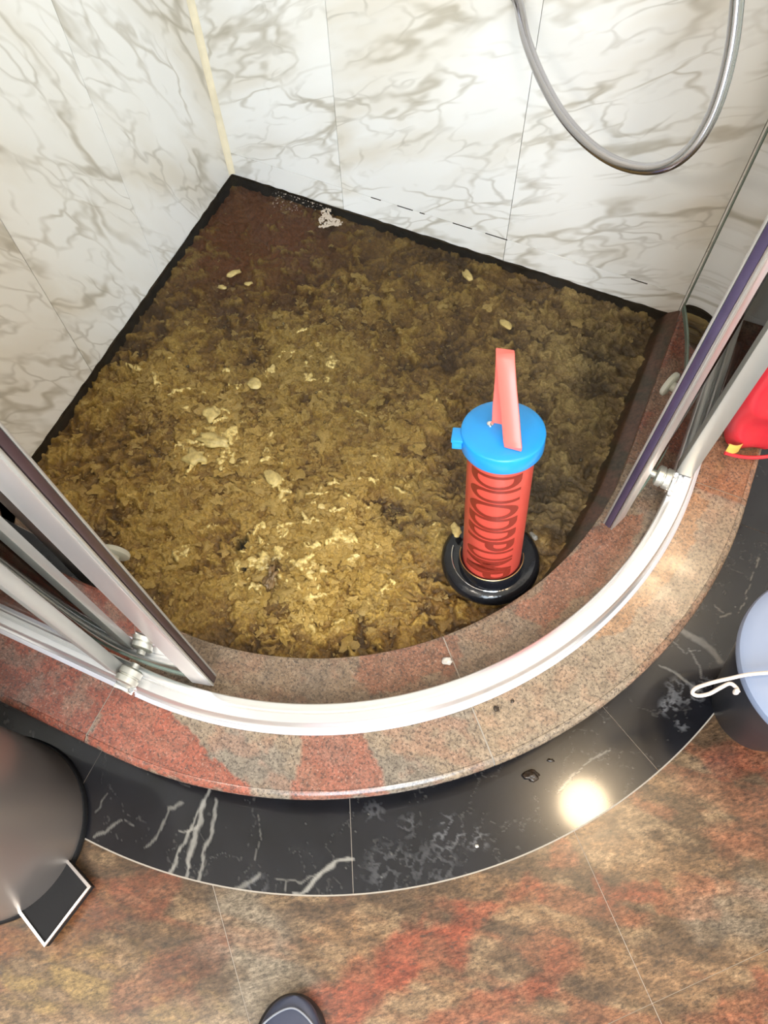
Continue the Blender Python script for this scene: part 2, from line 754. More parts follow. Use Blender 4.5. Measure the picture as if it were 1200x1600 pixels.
M['cord'] = plain('cream_cord', (0.60, 0.53, 0.48), 0.8, bump=0.5, bscale=350)
M['bag'] = plain('red_foil', (0.62, 0.028, 0.040), 0.34, var=0.12, vscale=9, bump=0.2, bscale=40)
M['gold'] = plain('gold_print', (0.72, 0.48, 0.10), 0.35, var=0.2, vscale=60)
M['dirty_stone'] = mat_tint('dirty_stone', 0.35, 0.4, 0.4, 120)
M['sludge'] = mat_tint('wet_sludge', 0.38, 0.4, 0.35, 260, 0.0, 0.5)
M['paper'] = mat_tint('soaked_paper', 0.34, 0.45, 0.18, 350, 0.0, 0.4)
M['water'] = mat_water('murky_water')
M['foam'] = plain('foam', (0.60, 0.50, 0.40), 0.2, spec=0.6)
M['pale_scrap'] = plain('pale_scrap', (0.46, 0.345, 0.125), 0.5, var=0.3, vscale=90, bump=0.6, bscale=200)
M['dark_scrap'] = plain('dark_scrap', (0.030, 0.018, 0.010), 0.22, var=0.4, vscale=120, bump=0.6, bscale=250)
M['grey_scrap'] = plain('grey_scrap', (0.16, 0.15, 0.13), 0.4, var=0.3, vscale=120)
M['pebble'] = plain('pale_pebble', (0.52, 0.49, 0.45), 0.25, var=0.3, vscale=120)
M['shoe_upper'] = plain('dark_blue_rubber', (0.045, 0.052, 0.085), 0.42, bump=0.1)
M['shoe_sole'] = plain('black_rubber_sole', (0.014, 0.014, 0.017), 0.5)
M['lamp_glow'] = plain('lamp_glow', (1, 0.8, 0.5), 0.5)

# ------------------------------------------------------------------ stone colouring (natural colour of the slabs, plus one painted floor glare)
TAN = np.array([0.40, 0.27, 0.185])
GREY = np.array([0.30, 0.23, 0.18])
RED = np.array([0.40, 0.105, 0.065])
PINK = np.array([0.50, 0.20, 0.125])
ORANGE = np.array([0.50, 0.17, 0.05])
BROWN = np.array([0.24, 0.13, 0.075])


def polyz(z, *pts):
    return [at(px, py, z) for px, py in pts]


def soft_poly(x, y, poly, wob=0.012, seed=0):
    wx = x + (fbm(x, y, 28, 3, seed) - 0.5) * 2 * wob
    wy = y + (fbm(x, y, 28, 3, seed + 9) - 0.5) * 2 * wob
    return inpoly(wx, wy, poly).astype(float)


K_WEDGE = polyz(.15, (128, 1158), (178, 1074), (262, 1095), (305, 1150), (368, 1215), (440, 1262), (300, 1232))
K_BAND = polyz(.15, (465, 1150), (560, 1120), (612, 1240), (455, 1262))
K_INRED = polyz(.15, (545, 1045), (570, 1010), (650, 995), (710, 990), (720, 1040), (590, 1085))
K_INRED2 = polyz(.15, (800, 960), (900, 850), (960, 800), (1010, 800), (960, 900), (850, 985))
K_ORANGE = polyz(.15, (930, 1000), (1020, 880), (1080, 770), (1110, 790), (1050, 900), (985, 975))
K_EDGE = polyz(.15, (960, 1090), (1050, 985), (1130, 880), (1150, 900), (1050, 1020), (980, 1080))


def tint_kerb(x, y):
    x = np.asarray(x)
    y = np.asarray(y)
    n1 = fbm(x, y, 14, 4, 3)
    n2 = fbm(x, y, 40, 3, 8)
    c = mix(np.broadcast_to(TAN, x.shape + (3,)), GREY, sstep(0.42, 0.62, n1) * 0.8)
    c = mix(c, PINK, sstep(0.50, 0.66, n2) * 0.35)
    ang = np.degrees(np.arctan2(y - CY, x - CX))
    R = np.hypot(x - CX, y - CY)
    left = (x < 0.412) & (y < -0.9)
    c = mix(c, RED * 0.95, left * (0.55 + 0.45 * sstep(0.35, 0.6, n2)))
    for poly, col, a in ((K_WEDGE, RED * 1.15, 0.95), (K_BAND, RED * 1.1, 0.7), (K_INRED, RED * 1.0, 0.65),
                         (K_INRED2, RED * 1.1, 0.75), (K_ORANGE, ORANGE, 0.8), (K_EDGE, RED, 0.55)):
        c = mix(c, col, soft_poly(x, y, poly, 0.016, 4) * a * (0.85 + 0.15 * sstep(0.3, 0.55, n2)))
    inside = (R < 0.70) & (y > -1.07) & (x < 1.15)
    c = mix(c, BROWN, inside * 0.45)
    rs = (y > -0.41) & (x > 1.0)
    c = mix(c, np.array([0.30, 0.075, 0.045]), (rs & (x < 1.16)) * (0.35 + 0.5 * sstep(0.4, 0.6, n1)))
    c = mix(c, ORANGE * 0.9, (rs & (x >= 1.16)) * 0.55)
    rt = (ang > -46) & (ang < 0) & (R > 0.7)
    c = mix(c, np.array([0.47, 0.30, 0.185]), rt * 0.45)
    return c * np.array([0.60, 0.67, 0.68])


D1 = np.array([0.70711, -0.70711])
D2 = np.array([0.70711, 0.70711])

FL_BANDS = [((500, 1600), (610, 1510), 0.050, RED * 1.05, 0.9), ((610, 1510), (720, 1450), 0.040, RED * 1.05, 0.9),
            ((700, 1455), (835, 1385), 0.026, RED * 1.05, 0.8), ((820, 1390), (880, 1340), 0.018, PINK, 0.7),
            ((700, 1610), (900, 1500), 0.030, RED, 0.65), ((940, 1390), (1010, 1400), 0.022, RED, 0.7),
            ((980, 1440), (1100, 1400), 0.016, PINK, 0.6), ((1120, 1190), (1200, 1190), 0.030, RED * 0.9, 0.6),
            ((1130, 1330), (1200, 1290), 0.030, PINK * 0.8, 0.5), ((130, 1420), (240, 1380), 0.035, RED * 0.75, 0.6),
            ((200, 1560), (330, 1500), 0.030, RED * 0.7, 0.5), ((1150, 1590), (1200, 1560), 0.03, RED, 0.6),
            ((0, 1480), (120, 1450), 0.03, np.array([0.34, 0.14, 0.06]), 0.6)]
FL_BANDS = [(at(*p, 0), at(*q, 0), w_, c_, a_) for p, q, w_, c_, a_ in FL_BANDS]
FL_GREY = [((380, 1440), (440, 1560), 0.07, 0.75), ((1110, 1440), (1180, 1400), 0.05, 0.5), ((380, 1590), (420, 1540), 0.05, 0.6)]
FL_GREY = [(at(*p, 0), at(*q, 0), w_, a_) for p, q, w_, a_ in FL_GREY]
FL_GOLD = [((20, 1560), (180, 1520), 0.05, 0.75), ((160, 1400), (220, 1390), 0.02, 0.3), ((250, 1590), (330, 1570), 0.03, 0.5)]  # golden stone; the middle streak is a glare painted beside the pedal
FL_GOLD = [(at(*p, 0), at(*q, 0), w_, a_) for p, q, w_, a_ in FL_GOLD]


def tint_floor(x, y):
    # grain runs roughly along the image diagonal (direction g)
    g = np.array([0.98, 0.19])
    a = x * g[0] + y * g[1]
    b = -x * g[1] + y * g[0]
    n1 = fbm(a * 0.45, b * 1.6, 11, 4, 21)
    n2 = fbm(a * 0.5, b * 1.3, 34, 4, 27)
    c = mix(np.broadcast_to(np.array([0.36, 0.225, 0.14]), x.shape + (3,)), np.array([0.19, 0.125, 0.085]), sstep(0.42, 0.62, n1))
    c = mix(c, np.array([0.12, 0.085, 0.065]), sstep(0.52, 0.68, n2) * 0.45)
    c = mix(c, np.array([0.50, 0.36, 0.25]), sstep(0.56, 0.70, 1 - n2) * 0.6)
    c = mix(c, PINK * 0.9, sstep(0.55, 0.68, fbm(a * 0.4, b * 1.6, 17, 3, 31)) * 0.5)
    wx = (fbm(x, y, 22, 4, 41) - 0.5) * 0.07
    for p, q, w_, al in FL_GREY:
        d, _ = segd(x, y, p, q)
        c = mix(c, np.array([0.43, 0.38, 0.34]), sstep(w_ * 1.2, w_ * 0.4, d + wx) * al * (0.5 + 0.5 * sstep(0.35, 0.6, n2)))
    for p, q, w_, al in FL_GOLD:
        d, _ = segd(x, y, p, q)
        c = mix(c, np.array([0.52, 0.37, 0.17]), sstep(w_ * 1.2, w_ * 0.4, d + wx) * al * sstep(0.35, 0.6, n2))
    for p, q, w_, col, al in FL_BANDS:
        d, _ = segd(x, y, p, q)
        c = mix(c, col, sstep(w_ * 1.15, w_ * 0.55, d + wx) * al * (0.60 + 0.38 * sstep(0.62, 0.42, n2)))
    return c * np.array([0.42, 0.38, 0.30])


def V0(*pts):
    return [at(px, py, 0.0) for px, py in pts]


VEINS = [(V0((335, 1205), (325, 1235), (300, 1295), (265, 1365)), 0.0022, 0.55),
         (V0((318, 1250), (312, 1290), (302, 1320), (296, 1352)), 0.0040, 0.60),
         (V0((311, 1292), (295, 1298), (279, 1298)), 0.0018, 0.45),
         (V0((338, 1252), (330, 1300), (318, 1330), (312, 1378)), 0.0026, 0.5),
         (V0((296, 1352), (288, 1370), (283, 1378)), 0.0022, 0.5),
         (V0((284, 1252), (274, 1262), (262, 1262), (252, 1300), (227, 1325)), 0.0018, 0.35),
         (V0((190, 1282), (165, 1298), (146, 1310)), 0.0018, 0.35),
         (V0((172, 1238), (150, 1268)), 0.0012, 0.25),
         (V0((195, 1282), (212, 1288)), 0.0012, 0.25),
         (V0((552, 1343), (528, 1346), (500, 1363), (480, 1385), (460, 1398)), 0.0030, 0.62),
         (V0((500, 1363), (470, 1376), (430, 1376)), 0.0014, 0.3),
         (V0((445, 1376), (446, 1396)), 0.0010, 0.3),
         (V0((404, 1366), (370, 1390), (352, 1396)), 0.0030, 0.35),
         (V0((403, 1275), (408, 1318), (398, 1345)), 0.0010, 0.22),
         (V0((955, 1170), (915, 1195), (870, 1240)), 0.0014, 0.30),
         (V0((1185, 870), (1172, 920), (1150, 960)), 0.0010, 0.35),
         (V0((1065, 985), (1095, 1000), (1125, 1033)), 0.0055, 0.33),
         (V0((1030, 1040), (1060, 1055), (1092, 1078)), 0.0020, 0.33),
         (V0((1075, 1010), (1090, 1040), (1093, 1060)), 0.0012, 0.3),
         (V0((1050, 1000), (1070, 1020), (1095, 1015)), 0.0012, 0.25),
         (V0((1125, 965), (1140, 960)), 0.0022, 0.3), (V0((1118, 945), (1130, 955)), 0.0018, 0.3)]
BLOTS = [((1060, 1080), 0.026, 0.30), ((1045, 1105), 0.018, 0.42), ((1085, 1085), 0.020, 0.3), ((1065, 1130), 0.014, 0.35),
         ((1105, 1070), 0.015, 0.25), ((700, 1300), 0.030, 0.33), ((745, 1310), 0.022, 0.30), ((640, 1290), 0.02, 0.2),
         ((610, 1360), 0.045, 0.16), ((680, 1350), 0.04, 0.14), ((400, 1385), 0.020, 0.2), ((585, 1270), 0.02, 0.16)]
BLOTS = [(at(*p, 0), r, a) for p, r, a in BLOTS]


def tint_black(x, y):
    n1 = fbm(x, y, 20, 4, 51)
    c = np.broadcast_to(np.array([0.0075, 0.0075, 0.0095]), x.shape + (3,)) * (0.6 + 0.9 * n1)[..., None]
    wx = x + (fbm(x, y, 45, 3, 55) - 0.5) * 0.012
    wy = y + (fbm(x, y, 45, 3, 58) - 0.5) * 0.012
    pale = np.array([0.36, 0.34, 0.30])
    for pts, w_, al in VEINS:
        m = 0
        for i in range(len(pts) - 1):
            d, _ = segd(wx, wy, pts[i], pts[i + 1])
            ww = w_ * (0.5 + 1.0 * fbm(x, y, 70, 2, 61))
            m = np.maximum(m, sstep(ww * 1.5, ww * 0.5, d))
        c = mix(c, pale, m * al)
    for (bx, by), r, al in BLOTS:
        d = np.hypot(x - bx, y - by)
        tex = fbm(x, y, 60, 4, 71)
        rid = 1 - np.abs(tex - 0.5) * 2
        c = mix(c, np.array([0.30, 0.30, 0.31]), sstep(r * 1.3, r * 0.5, d) * al * sstep(0.80, 0.97, rid) * 0.9)
    # fine random hair veins and flecks
    rid = 1 - np.abs(fbm(x, y, 16, 4, 81) - 0.5) * 2
    c = mix(c, pale, sstep(0.982, 1.0, rid) * 0.10)
    fl = vnoise(x * 260, y * 260, 91)
    c = mix(c, pale, sstep(0.972, 0.995, fl) * 0.35 * sstep(0.45, 0.65, fbm(x, y, 12, 3, 95)))
    return np.clip(c, 0, 1)


# ------------------------------------------------------------------ the room
def slab(name, c, s, mat, kind='structure'):
    bm = bmesh.new()
    bm_box(bm, c, s)
    o = frombm(name, bm, mat, None, False)
    o['kind'] = kind
    return o


floor = slab('floor', (1.3, -1.3, -0.0311), (2.7, 2.7, 0.06), M['dark_grout'])
wall_left = slab('wall_left', (-0.062, -1.3, 1.25), (0.10, 2.7, 2.5), M['grout'])
wall_back = slab('wall_back', (1.3, 0.062, 1.25), (2.6, 0.10, 2.5), M['grout'])
ceiling = slab('ceiling', (1.3, -1.3, 2.54), (2.7, 2.7, 0.08), M['plaster'])
wall_right = slab('wall_right', (2.68, -1.3, 1.25), (0.06, 2.7, 2.5), M['plaster'])
# front wall (behind the camera) with the window opening
bm = bmesh.new()
for c, s_ in (((1.3, -2.68, 0.45), (2.7, 0.06, 0.9)), ((1.3, -2.68, 2.35), (2.7, 0.06, 0.3)),
              ((0.55, -2.68, 1.55), (1.2, 0.06, 1.3)), ((2.5, -2.68, 1.55), (0.3, 0.06, 1.3))):
    bm_box(bm, c, s_)
wall_front = frombm('wall_front', bm, M['plaster'], None, False)
wall_front['kind'] = 'structure'


def tile_box(name, axis, a0, a1, b0, b1, t, mat, parent, g=0.0005, bev=0.0003):
    """wall tile: axis 'x' lies in the plane x=0 (a along y), 'y' in the plane y=0 (a along x); b along z"""
    bm = bmesh.new()
    ca, cb = (a0 + a1) / 2, (b0 + b1) / 2
    sa, sb = a1 - a0 - 2 * g, b1 - b0 - 2 * g
    if axis == 'x':
        bm_box(bm, (-t / 2, ca, cb), (t, sa, sb), bev, seg=1)
    else:
        bm_box(bm, (ca, t / 2, cb), (sa, t, sb), bev, seg=1)
    o = frombm(name, bm, mat, None, False)
    keep(o, parent)
    return o


ys = [0.0, -0.33, -0.607, -0.885, -1.163, -1.441, -1.72, -2.0, -2.28, -2.6]
for i in range(len(ys) - 1):
    for z0, z1 in ((0.0, 0.80), (0.80, 1.60), (1.60, 2.5)):
        tile_box('tile', 'x', ys[i + 1], ys[i], z0, z1, 0.012, M['carrara_left'], wall_left, 0.0004)
xs = [0.0, 0.291, 0.6775, 1.064, 1.4505, 1.837, 2.2235, 2.6]
for i in range(len(xs) - 1):
    for z0, z1 in ((0.0, 0.164), (0.164, 0.93), (0.93, 1.70), (1.70, 2.5)):
        tile_box('tile', 'y', xs[i], xs[i + 1], z0, z1, 0.012, M['carrara_back'], wall_back)
# black mould sitting in the horizontal joint of the back wall
for a0, a1 in ((0.362, 0.386), (0.425, 0.462), (0.478, 0.490), (0.555, 0.600), (0.63, 0.68), (0.95, 0.985)):
    bm = bmesh.new()
    bm_box(bm, ((a0 + a1) / 2, 0.0, 0.1635), (a1 - a0, 0.0022, 0.0022), 0.0006, seg=1)
    keep(frombm('mouldy_joint', bm, M['mould'], None, False), wall_back)

# yellowed silicone bead up the corner
V = []
Fc = []
zs = np.linspace(0.104, 2.5, 30)
for z in zs:
    for k in range(5):
        a = math.radians(90 * k / 4)
        r = 0.011 * (1 + 0.12 * math.sin(z * 37) * math.sin(z * 11))
        V.append((r * (1 - math.sin(a)) + 0.0003, -r * (1 - math.cos(a)) - 0.0003, z))
for i in range(len(zs) - 1):
    for k in range(4):
        Fc.append((i * 5 + k, i * 5 + k + 1, i * 5 + 5 + k + 1, i * 5 + 5 + k))
tr = raw('trim_1', V, Fc, M['silicone'])
tr['kind'] = 'structure'


# dark seal along the foot of the walls at the water line
def dark_seal(name, axis, a0, a1, n=120):
    V = []
    Fc = []
    for i in range(n + 1):
        a = a0 + (a1 - a0) * i / n
        wv = 0.0045 + 0.0035 * (vnoise(abs(a) * 40, 3.3, 5) - 0.5) + 0.003 * (vnoise(abs(a) * 130, 1.3, 6) - 0.5)
        hv = 0.1015 + 0.004 * (vnoise(abs(a) * 55, 7.7, 8) - 0.4)
        for d, z in ((0.0004, hv), (wv * 0.5, 0.1025), (wv, 0.096), (wv, 0.060), (0.0004, 0.060)):
            V.append((d, a, z) if axis == 'x' else (a, -d, z))
    for i in range(n):
        for k in range(4):
            Fc.append((i * 5 + k, i * 5 + k + 1, i * 5 + 6 + k, i * 5 + 5 + k))
    o = raw(name, V, Fc, M['mould'])
    o['kind'] = 'structure'
    return o


dark_seal('trim_2', 'x', -0.003, -1.00)
dark_seal('trim_3', 'y', 0.003, 1.058)

# ------------------------------------------------------------------ granite floor tiles, laid diagonally
TS = 0.6
gap = 0.0006
for i in range(-1, 5):
    for j in range(-3, 5):
        p0 = 1.856 + (i - 2) * TS
        q0 = 0.118 + (j - 1) * TS - TS
        quad = []
        cxy = D1 * (p0 + TS / 2) + D2 * (q0 + TS / 2)
        if not (-0.45 < cxy[0] < 3.05 and -3.05 < cxy[1] < 0.45):
            continue
        near = (0.1 < cxy[0] < 2.0 and -2.1 < cxy[1] < -0.6)
        n = 110 if near else 1
        s = np.linspace(gap, TS - gap, n + 1)
        S, T = np.meshgrid(s, s, indexing='ij')
        X = D1[0] * (p0 + S) + D2[0] * (q0 + T)
        Y = D1[1] * (p0 + S) + D2[1] * (q0 + T)
        # cut the tile at the room's walls and at the black border's outer edge
        Rr = np.hypot(X - CX, Y - CY)
        keepm = (X > 0.0) & (X < 2.6) & (Y < 0.0) & (Y > -2.6)
        if near:
            strv = ((X < CX) & (Y > CY - 0.968)) | ((Y > CY) & (X < CX + 0.968)) | ((X >= CX) & (Y <= CY) & (Rr < 0.968))
            keepm &= ~strv
        else:
            keepm[:] = True
        idx = -np.ones(X.shape, int)
        V = []
        Fc = []
        use = np.zeros(X.shape, bool)
        for a in range(n):
            for b in range(n):
                if keepm[a, b] and keepm[a + 1, b] and keepm[a, b + 1] and keepm[a + 1, b + 1]:
                    use[a:a + 2, b:b + 2] = True
        ii = np.argwhere(use)
        if len(ii) == 0:
            continue
        for k, (a, b) in enumerate(ii):
            idx[a, b] = k
        XX = X[use]
        YY = Y[use]
        if not near:
            XX = np.clip(XX, 0.001, 2.6)
            YY = np.clip(YY, -2.6, -0.001)
        V = [(XX[k], YY[k], 0.0) for k in range(len(ii))]
        for a in range(n):
            for b in range(n):
                if idx[a, b] >= 0 and idx[a + 1, b] >= 0 and idx[a + 1, b + 1] >= 0 and idx[a, b + 1] >= 0:
                    Fc.append((idx[a, b], idx[a + 1, b], idx[a + 1, b + 1], idx[a, b + 1]))
        o = raw('tile', V, Fc, M['floor_granite'], None, False, tint_floor(XX, YY))
        keep(o, floor)
        md = o.modifiers.new('thick', 'SOLIDIFY')
        md.thickness = 0.001
        md.offset = -1

# ------------------------------------------------------------------ black marble border of the floor round the kerb
RI, RO = 0.800, 0.975
for u0, u1 in ((-135.0, -96.4), (-96.4, -62.75), (-62.75, -29.0), (-29.0, 5.0), (5.0, 41.0)):
    vis = u0 > -100
    nr = 75 if u0 > -130 else 40
    step = 0.16 if vis else 0.3
    us = ulist(u0 + 0.035, u1 - 0.035, int((u1 - u0) / step) + 2)
    rs = np.linspace(RI, RO - 0.0012, nr)
    V = []
    for u in us:
        for r in rs:
            V.append((*qpt(u, r), 0.0005))
    a = np.array(V)
    Fc = []
    for i in range(len(us) - 1):
        for k in range(nr - 1):
            Fc.append((i * nr + k, i * nr + k + 1, (i + 1) * nr + k + 1, (i + 1) * nr + k))
    o = raw('border_tile', V, Fc, M['black_marble'], None, False, tint_black(a[:, 0], a[:, 1]))
    keep(o, floor)
# pale grout line along the border's outer edge
us = ulist(-130, 40, 170)
o = sweep('border_joint', [(RO - 0.0012, -0.001), (RO + 0.0012, -0.001), (RO + 0.0012, 0.0006), (RO - 0.0012, 0.0006)], us, M['mid_grout'], floor)

# ------------------------------------------------------------------ kerb of the shower
kerb = empty('shower_kerb', (CX, CY - 0.72, 0.0), 'curved raised kerb of red-brown granite slabs round the flooded shower tray', 'kerb')
rin, rout = 0.612, 0.838
top = 0.15
prof = [(rin, 0.122)] + [(rin, 0.146), (rin + 0.0015, 0.149), (rin + 0.004, 0.15)]
prof += [(r, 0.15) for r in np.linspace(rin + 0.008, rout - 0.012, 46)]
for k in range(7):
    a = math.radians(90 - 30 * k)
    prof.append((rout - 0.0125 + 0.0125 * math.cos(a), 0.1375 + 0.0125 * math.sin(a)))
prof += [(rout - 0.012, 0.120)]
for u0, u1 in ((-135.4, -94.25), (-94.25, -46.0), (-46.0, 1.4), (1.4, 41.1)):
    us = ulist(u0 + 0.09, u1 - 0.09, int((u1 - u0) / 0.45) + 2)
    sweep('kerb_slab', prof, us, M['granite'], kerb, tint_kerb)
# thin mortar between the slabs, a hair lower
for u in (-94.25, -46.0, 1.4):
    sweep('slab_joint', [(rin + 0.001, 0.121), (rin + 0.001, 0.1465), (rin + 0.004, 0.1488), (rout - 0.012, 0.1488), (rout - 0.002, 0.139), (rout - 0.002, 0.125)],
          [u - 0.14, u + 0.14], M['mid_grout'], kerb)
# black marble plinth under the overhanging slabs
us = ulist(-135.4, 41.1, 180)
pr = [(0.70, 0.001), (0.70, 0.121), (0.815, 0.121), (0.815, 0.03), (0.815, 0.001)]
sweep('plinth', pr, us, M['black_marble'], kerb, lambda x, y: np.broadcast_to(np.array([0.008, 0.008, 0.0105]), x.shape + (3,)))
# inner face of the kerb down into the tray, leaning in towards the back wall
us = ulist(-135.4, 41.1, 260)
V = []
for u in us:
    k = 0.10 + 0.90 * float(sstep(-34, -6, u))
    for dR, z in ((0.10, 0.02), (0.10, 0.121), (0.004, 0.121), (-0.003 * k, 0.118), (-0.024 * k, 0.100), (-0.038 * k, 0.075), (-0.044 * k, 0.02)):
        V.append((*qpt(u, rin + dR), z))
n = 7
Fc = []
for i in range(len(us) - 1):
    for k in range(n):
        Fc.append((i * n + k, i * n + (k + 1) % n, (i + 1) * n + (k + 1) % n, (i + 1) * n + k))
Fc.append(tuple(range(n)))
Fc.append(tuple((len(us) - 1) * n + k for k in range(n)))
aV = np.array(V)
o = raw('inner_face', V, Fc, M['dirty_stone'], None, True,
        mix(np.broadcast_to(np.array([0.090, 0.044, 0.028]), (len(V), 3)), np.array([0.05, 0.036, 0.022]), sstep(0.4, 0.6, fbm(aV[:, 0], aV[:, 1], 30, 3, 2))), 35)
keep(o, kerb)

# shower tray floor under the water
tx = []
nn = 90
g = np.linspace(0.001, 1.04, nn)
gy = np.linspace(-0.001, -1.02, nn)
V = []
for a in g:
    for b in gy:
        V.append((a, b, 0.030))
a = np.array(V)
Fc = [(i * nn + k, i * nn + k + 1, (i + 1) * nn + k + 1, (i + 1) * nn + k) for i in range(nn - 1) for k in range(nn - 1)
      if math.hypot(max(0, g[i + 1] - CX), max(0, CY - gy[k + 1])) < 0.60]
tray = raw('shower_tray', V, Fc, M['granite_wet'], None, True,
           mix(np.broadcast_to(np.array([0.22, 0.07, 0.03]), (len(V), 3)), np.array([0.12, 0.05, 0.025]), sstep(0.4, 0.6, fbm(a[:, 0], a[:, 1], 18, 4, 5))))
bm = bmesh.new()
bm.from_mesh(tray.data)
bmesh.ops.delete(bm, geom=[v for v in bm.verts if not v.link_faces], context='VERTS')
bm.to_mesh(tray.data)
bm.free()
tag(tray, 'reddish stone floor of the shower tray under the murky water', 'shower tray')

# ------------------------------------------------------------------ sludge and water
RW = rin - 0.002      # water line radius on the sloping inner face


def inside_tray(x, y, R):
    r = np.hypot(np.maximum(0, x - CX), np.maximum(0, CY - y))
    return (x > 0.001) & (y < -0.001) & (r < R)


def blob(x, y, px, py, rx_, ry_=None, z=0.1):
    bx, by = at(px, py, z)
    ry_ = ry_ or rx_
    return np.exp(-(((x - bx) / rx_) ** 2 + ((y - by) / ry_) ** 2))


def density(x, y):
    """how much soaked paper lies near the surface (0..1)"""
    d = np.zeros(np.shape(x)) + 0.30
    for px, py, r, a in ((330, 680, 0.13, 0.52), (330, 672, 0.050, 0.50), (300, 715, 0.030, 0.40), (350, 640, 0.03, 0.25), (425, 748, 0.02, 0.35), (455, 880, 0.05, 0.15), (500, 960, 0.06, 0.25), (250, 580, 0.10, 0.42), (470, 560, 0.13, 0.42), (560, 500, 0.10, 0.32),
                         (470, 860, 0.12, 0.44), (560, 800, 0.15, 0.46), (430, 930, 0.10, 0.40), (250, 800, 0.12, 0.38),
                         (560, 930, 0.12, 0.40), (430, 700, 0.15, 0.40), (620, 620, 0.10, 0.25), (180, 620, 0.06, 0.3),
                         (270, 890, 0.06, 0.35), (640, 760, 0.08, 0.30), (890, 520, 0.10, 0.20), (860, 620, 0.10, 0.14),
                         (700, 450, 0.08, 0.12), (650, 900, 0.07, 0.26), (120, 740, 0.05, 0.3),
                         (420, 350, 0.15, -0.30), (360, 300, 0.10, -0.30), (270, 440, 0.05, -0.20), (560, 370, 0.10, -0.16),
                         (960, 600, 0.05, -0.34), (930, 720, 0.05, -0.36), (1010, 520, 0.05, -0.3), (880, 800, 0.05, -0.25),
                         (350, 990, 0.05, -0.22), (480, 1005, 0.04, -0.22), (600, 1000, 0.03, -0.2), (330, 560, 0.04, -0.16),
                         (700, 560, 0.09, -0.1), (760, 430, 0.08, -0.08), (225, 530, 0.04, -0.22)):
        d = d + a * blob(x, y, px, py, r)
    return d


def sludge_height(x, y):
    w1 = (fbm(x, y, 30, 3, 101) - 0.5) * 0.045
    w2 = (fbm(x, y, 30, 3, 105) - 0.5) * 0.045
    f1 = (fbm(x, y, 150, 2, 107) - 0.5) * 0.012
    f2 = (fbm(x, y, 150, 2, 109) - 0.5) * 0.012
    wx, wy = x + w1 + f1, y + w2 + f2
    # clumps lie slightly stretched across the picture
    a = wx * 0.914 + wy * 0.406
    b = -wx * 0.406 + wy * 0.914
    big = fbm(x, y, 13, 3, 111)
    d1, v1 = worley(a * 0.75, b * 1.15, 34, 3)
    d3, v3 = worley(a * 0.8, b * 1.1, 62, 9)
    d2, v2 = worley(a * 0.7, b * 1.2, 105, 5)
    fine = fbm(wx, wy, 190, 3, 131, 0.6)
    c1 = v1 * sstep(0.75, 0.15, d1)
    c2 = v2 * sstep(0.80, 0.10, d2)
    c3 = v3 ** 2 * sstep(0.72, 0.20, d3)
    d = density(x, y)
    t = 0.85 * (big - 0.5) + 0.55 * (c1 - 0.27) + 0.62 * (c3 - 0.2) + 0.24 * (c2 - 0.27) + 0.40 * (fine - 0.5)
    return d, t, fine, c1


def sludge_fields(X, Y):
    d, t, fine, midn = sludge_height(X, Y)
    lev = 0.03 + d * 0.74 + t * (0.66 + 0.72 * np.clip(d, 0, 1))           # ~0 deep .. 1 at the surface
    Z = 0.073 + 0.0205 * np.clip(lev, -0.3, 1.6)
    # the black hole and the brown lump
    hx, hy = at(375, 845, .1)
    hd = np.hypot((X - hx) * 1.6, (Y - hy) * 0.9) + (fine - 0.5) * 0.012
    hole = sstep(0.020, 0.008, hd)
    hx2, hy2 = at(382, 880, .1)
    hole = np.maximum(hole, 0.85 * sstep(0.011, 0.004, np.hypot((X - hx2) * 1.5, (Y - hy2) * 0.6) + (fine - 0.5) * 0.012))
    Z = Z - hole * 0.03
    deep = np.array([0.060, 0.030, 0.009])
    silt = np.array([0.165, 0.095, 0.026])
    olive = np.array([0.285, 0.185, 0.052])
    straw = np.array([0.41, 0.295, 0.088])
    pale = np.array([0.47, 0.35, 0.125])
    c = np.broadcast_to(deep, X.shape + (3,))
    c = mix(c, silt, sstep(-0.10, 0.25, lev))
    c = mix(c, olive, sstep(0.15, 0.55, lev))
    c = mix(c, straw, sstep(0.40, 0.80, lev) * 0.9)
    c = mix(c, pale, sstep(0.72, 1.35, lev) * 0.9)
    c = c * (0.96 + 0.46 * fbm(X, Y, 150, 3, 171, 0.6))[..., None]
    # red-brown stone shining through near the far corner
    rb = np.clip(blob(X, Y, 395, 330, 0.19) * 1.2 + blob(X, Y, 330, 370, 0.08) * 0.5, 0, 1) * sstep(0.55, 0.05, lev)
    c = mix(c, np.array([0.19, 0.062, 0.019]), np.clip(rb * 1.1, 0, 0.9))
    dirt = blob(X, Y, 430, 895, 0.030, 0.035) * sstep(0.42, 0.62, fbm(X, Y, 90, 3, 151)) \
        + 0.6 * blob(X, Y, 465, 985, 0.02) * sstep(0.45, 0.6, fbm(X, Y, 90, 3, 155))
    c = mix(c, np.array([0.10, 0.055, 0.025]), np.clip(dirt, 0, 1))
    # colder, greyer silt on the right
    cold = np.clip(blob(X, Y, 930, 560, 0.22) + blob(X, Y, 880, 780, 0.15), 0, 1)
    grey = c.mean(-1, keepdims=True) * np.array([1.05, 1.0, 0.80])
    c = mix(c, grey, cold * 0.45)
    spot = vnoise(X * 190, Y * 190, 161)
    c = mix(c, np.array([0.03, 0.015, 0.006]), sstep(0.955, 0.99, spot) * 0.7)
    c = mix(c, np.array([0.012, 0.008, 0.004]), hole * 0.97)
    return Z, np.clip(c, 0, 1), lev


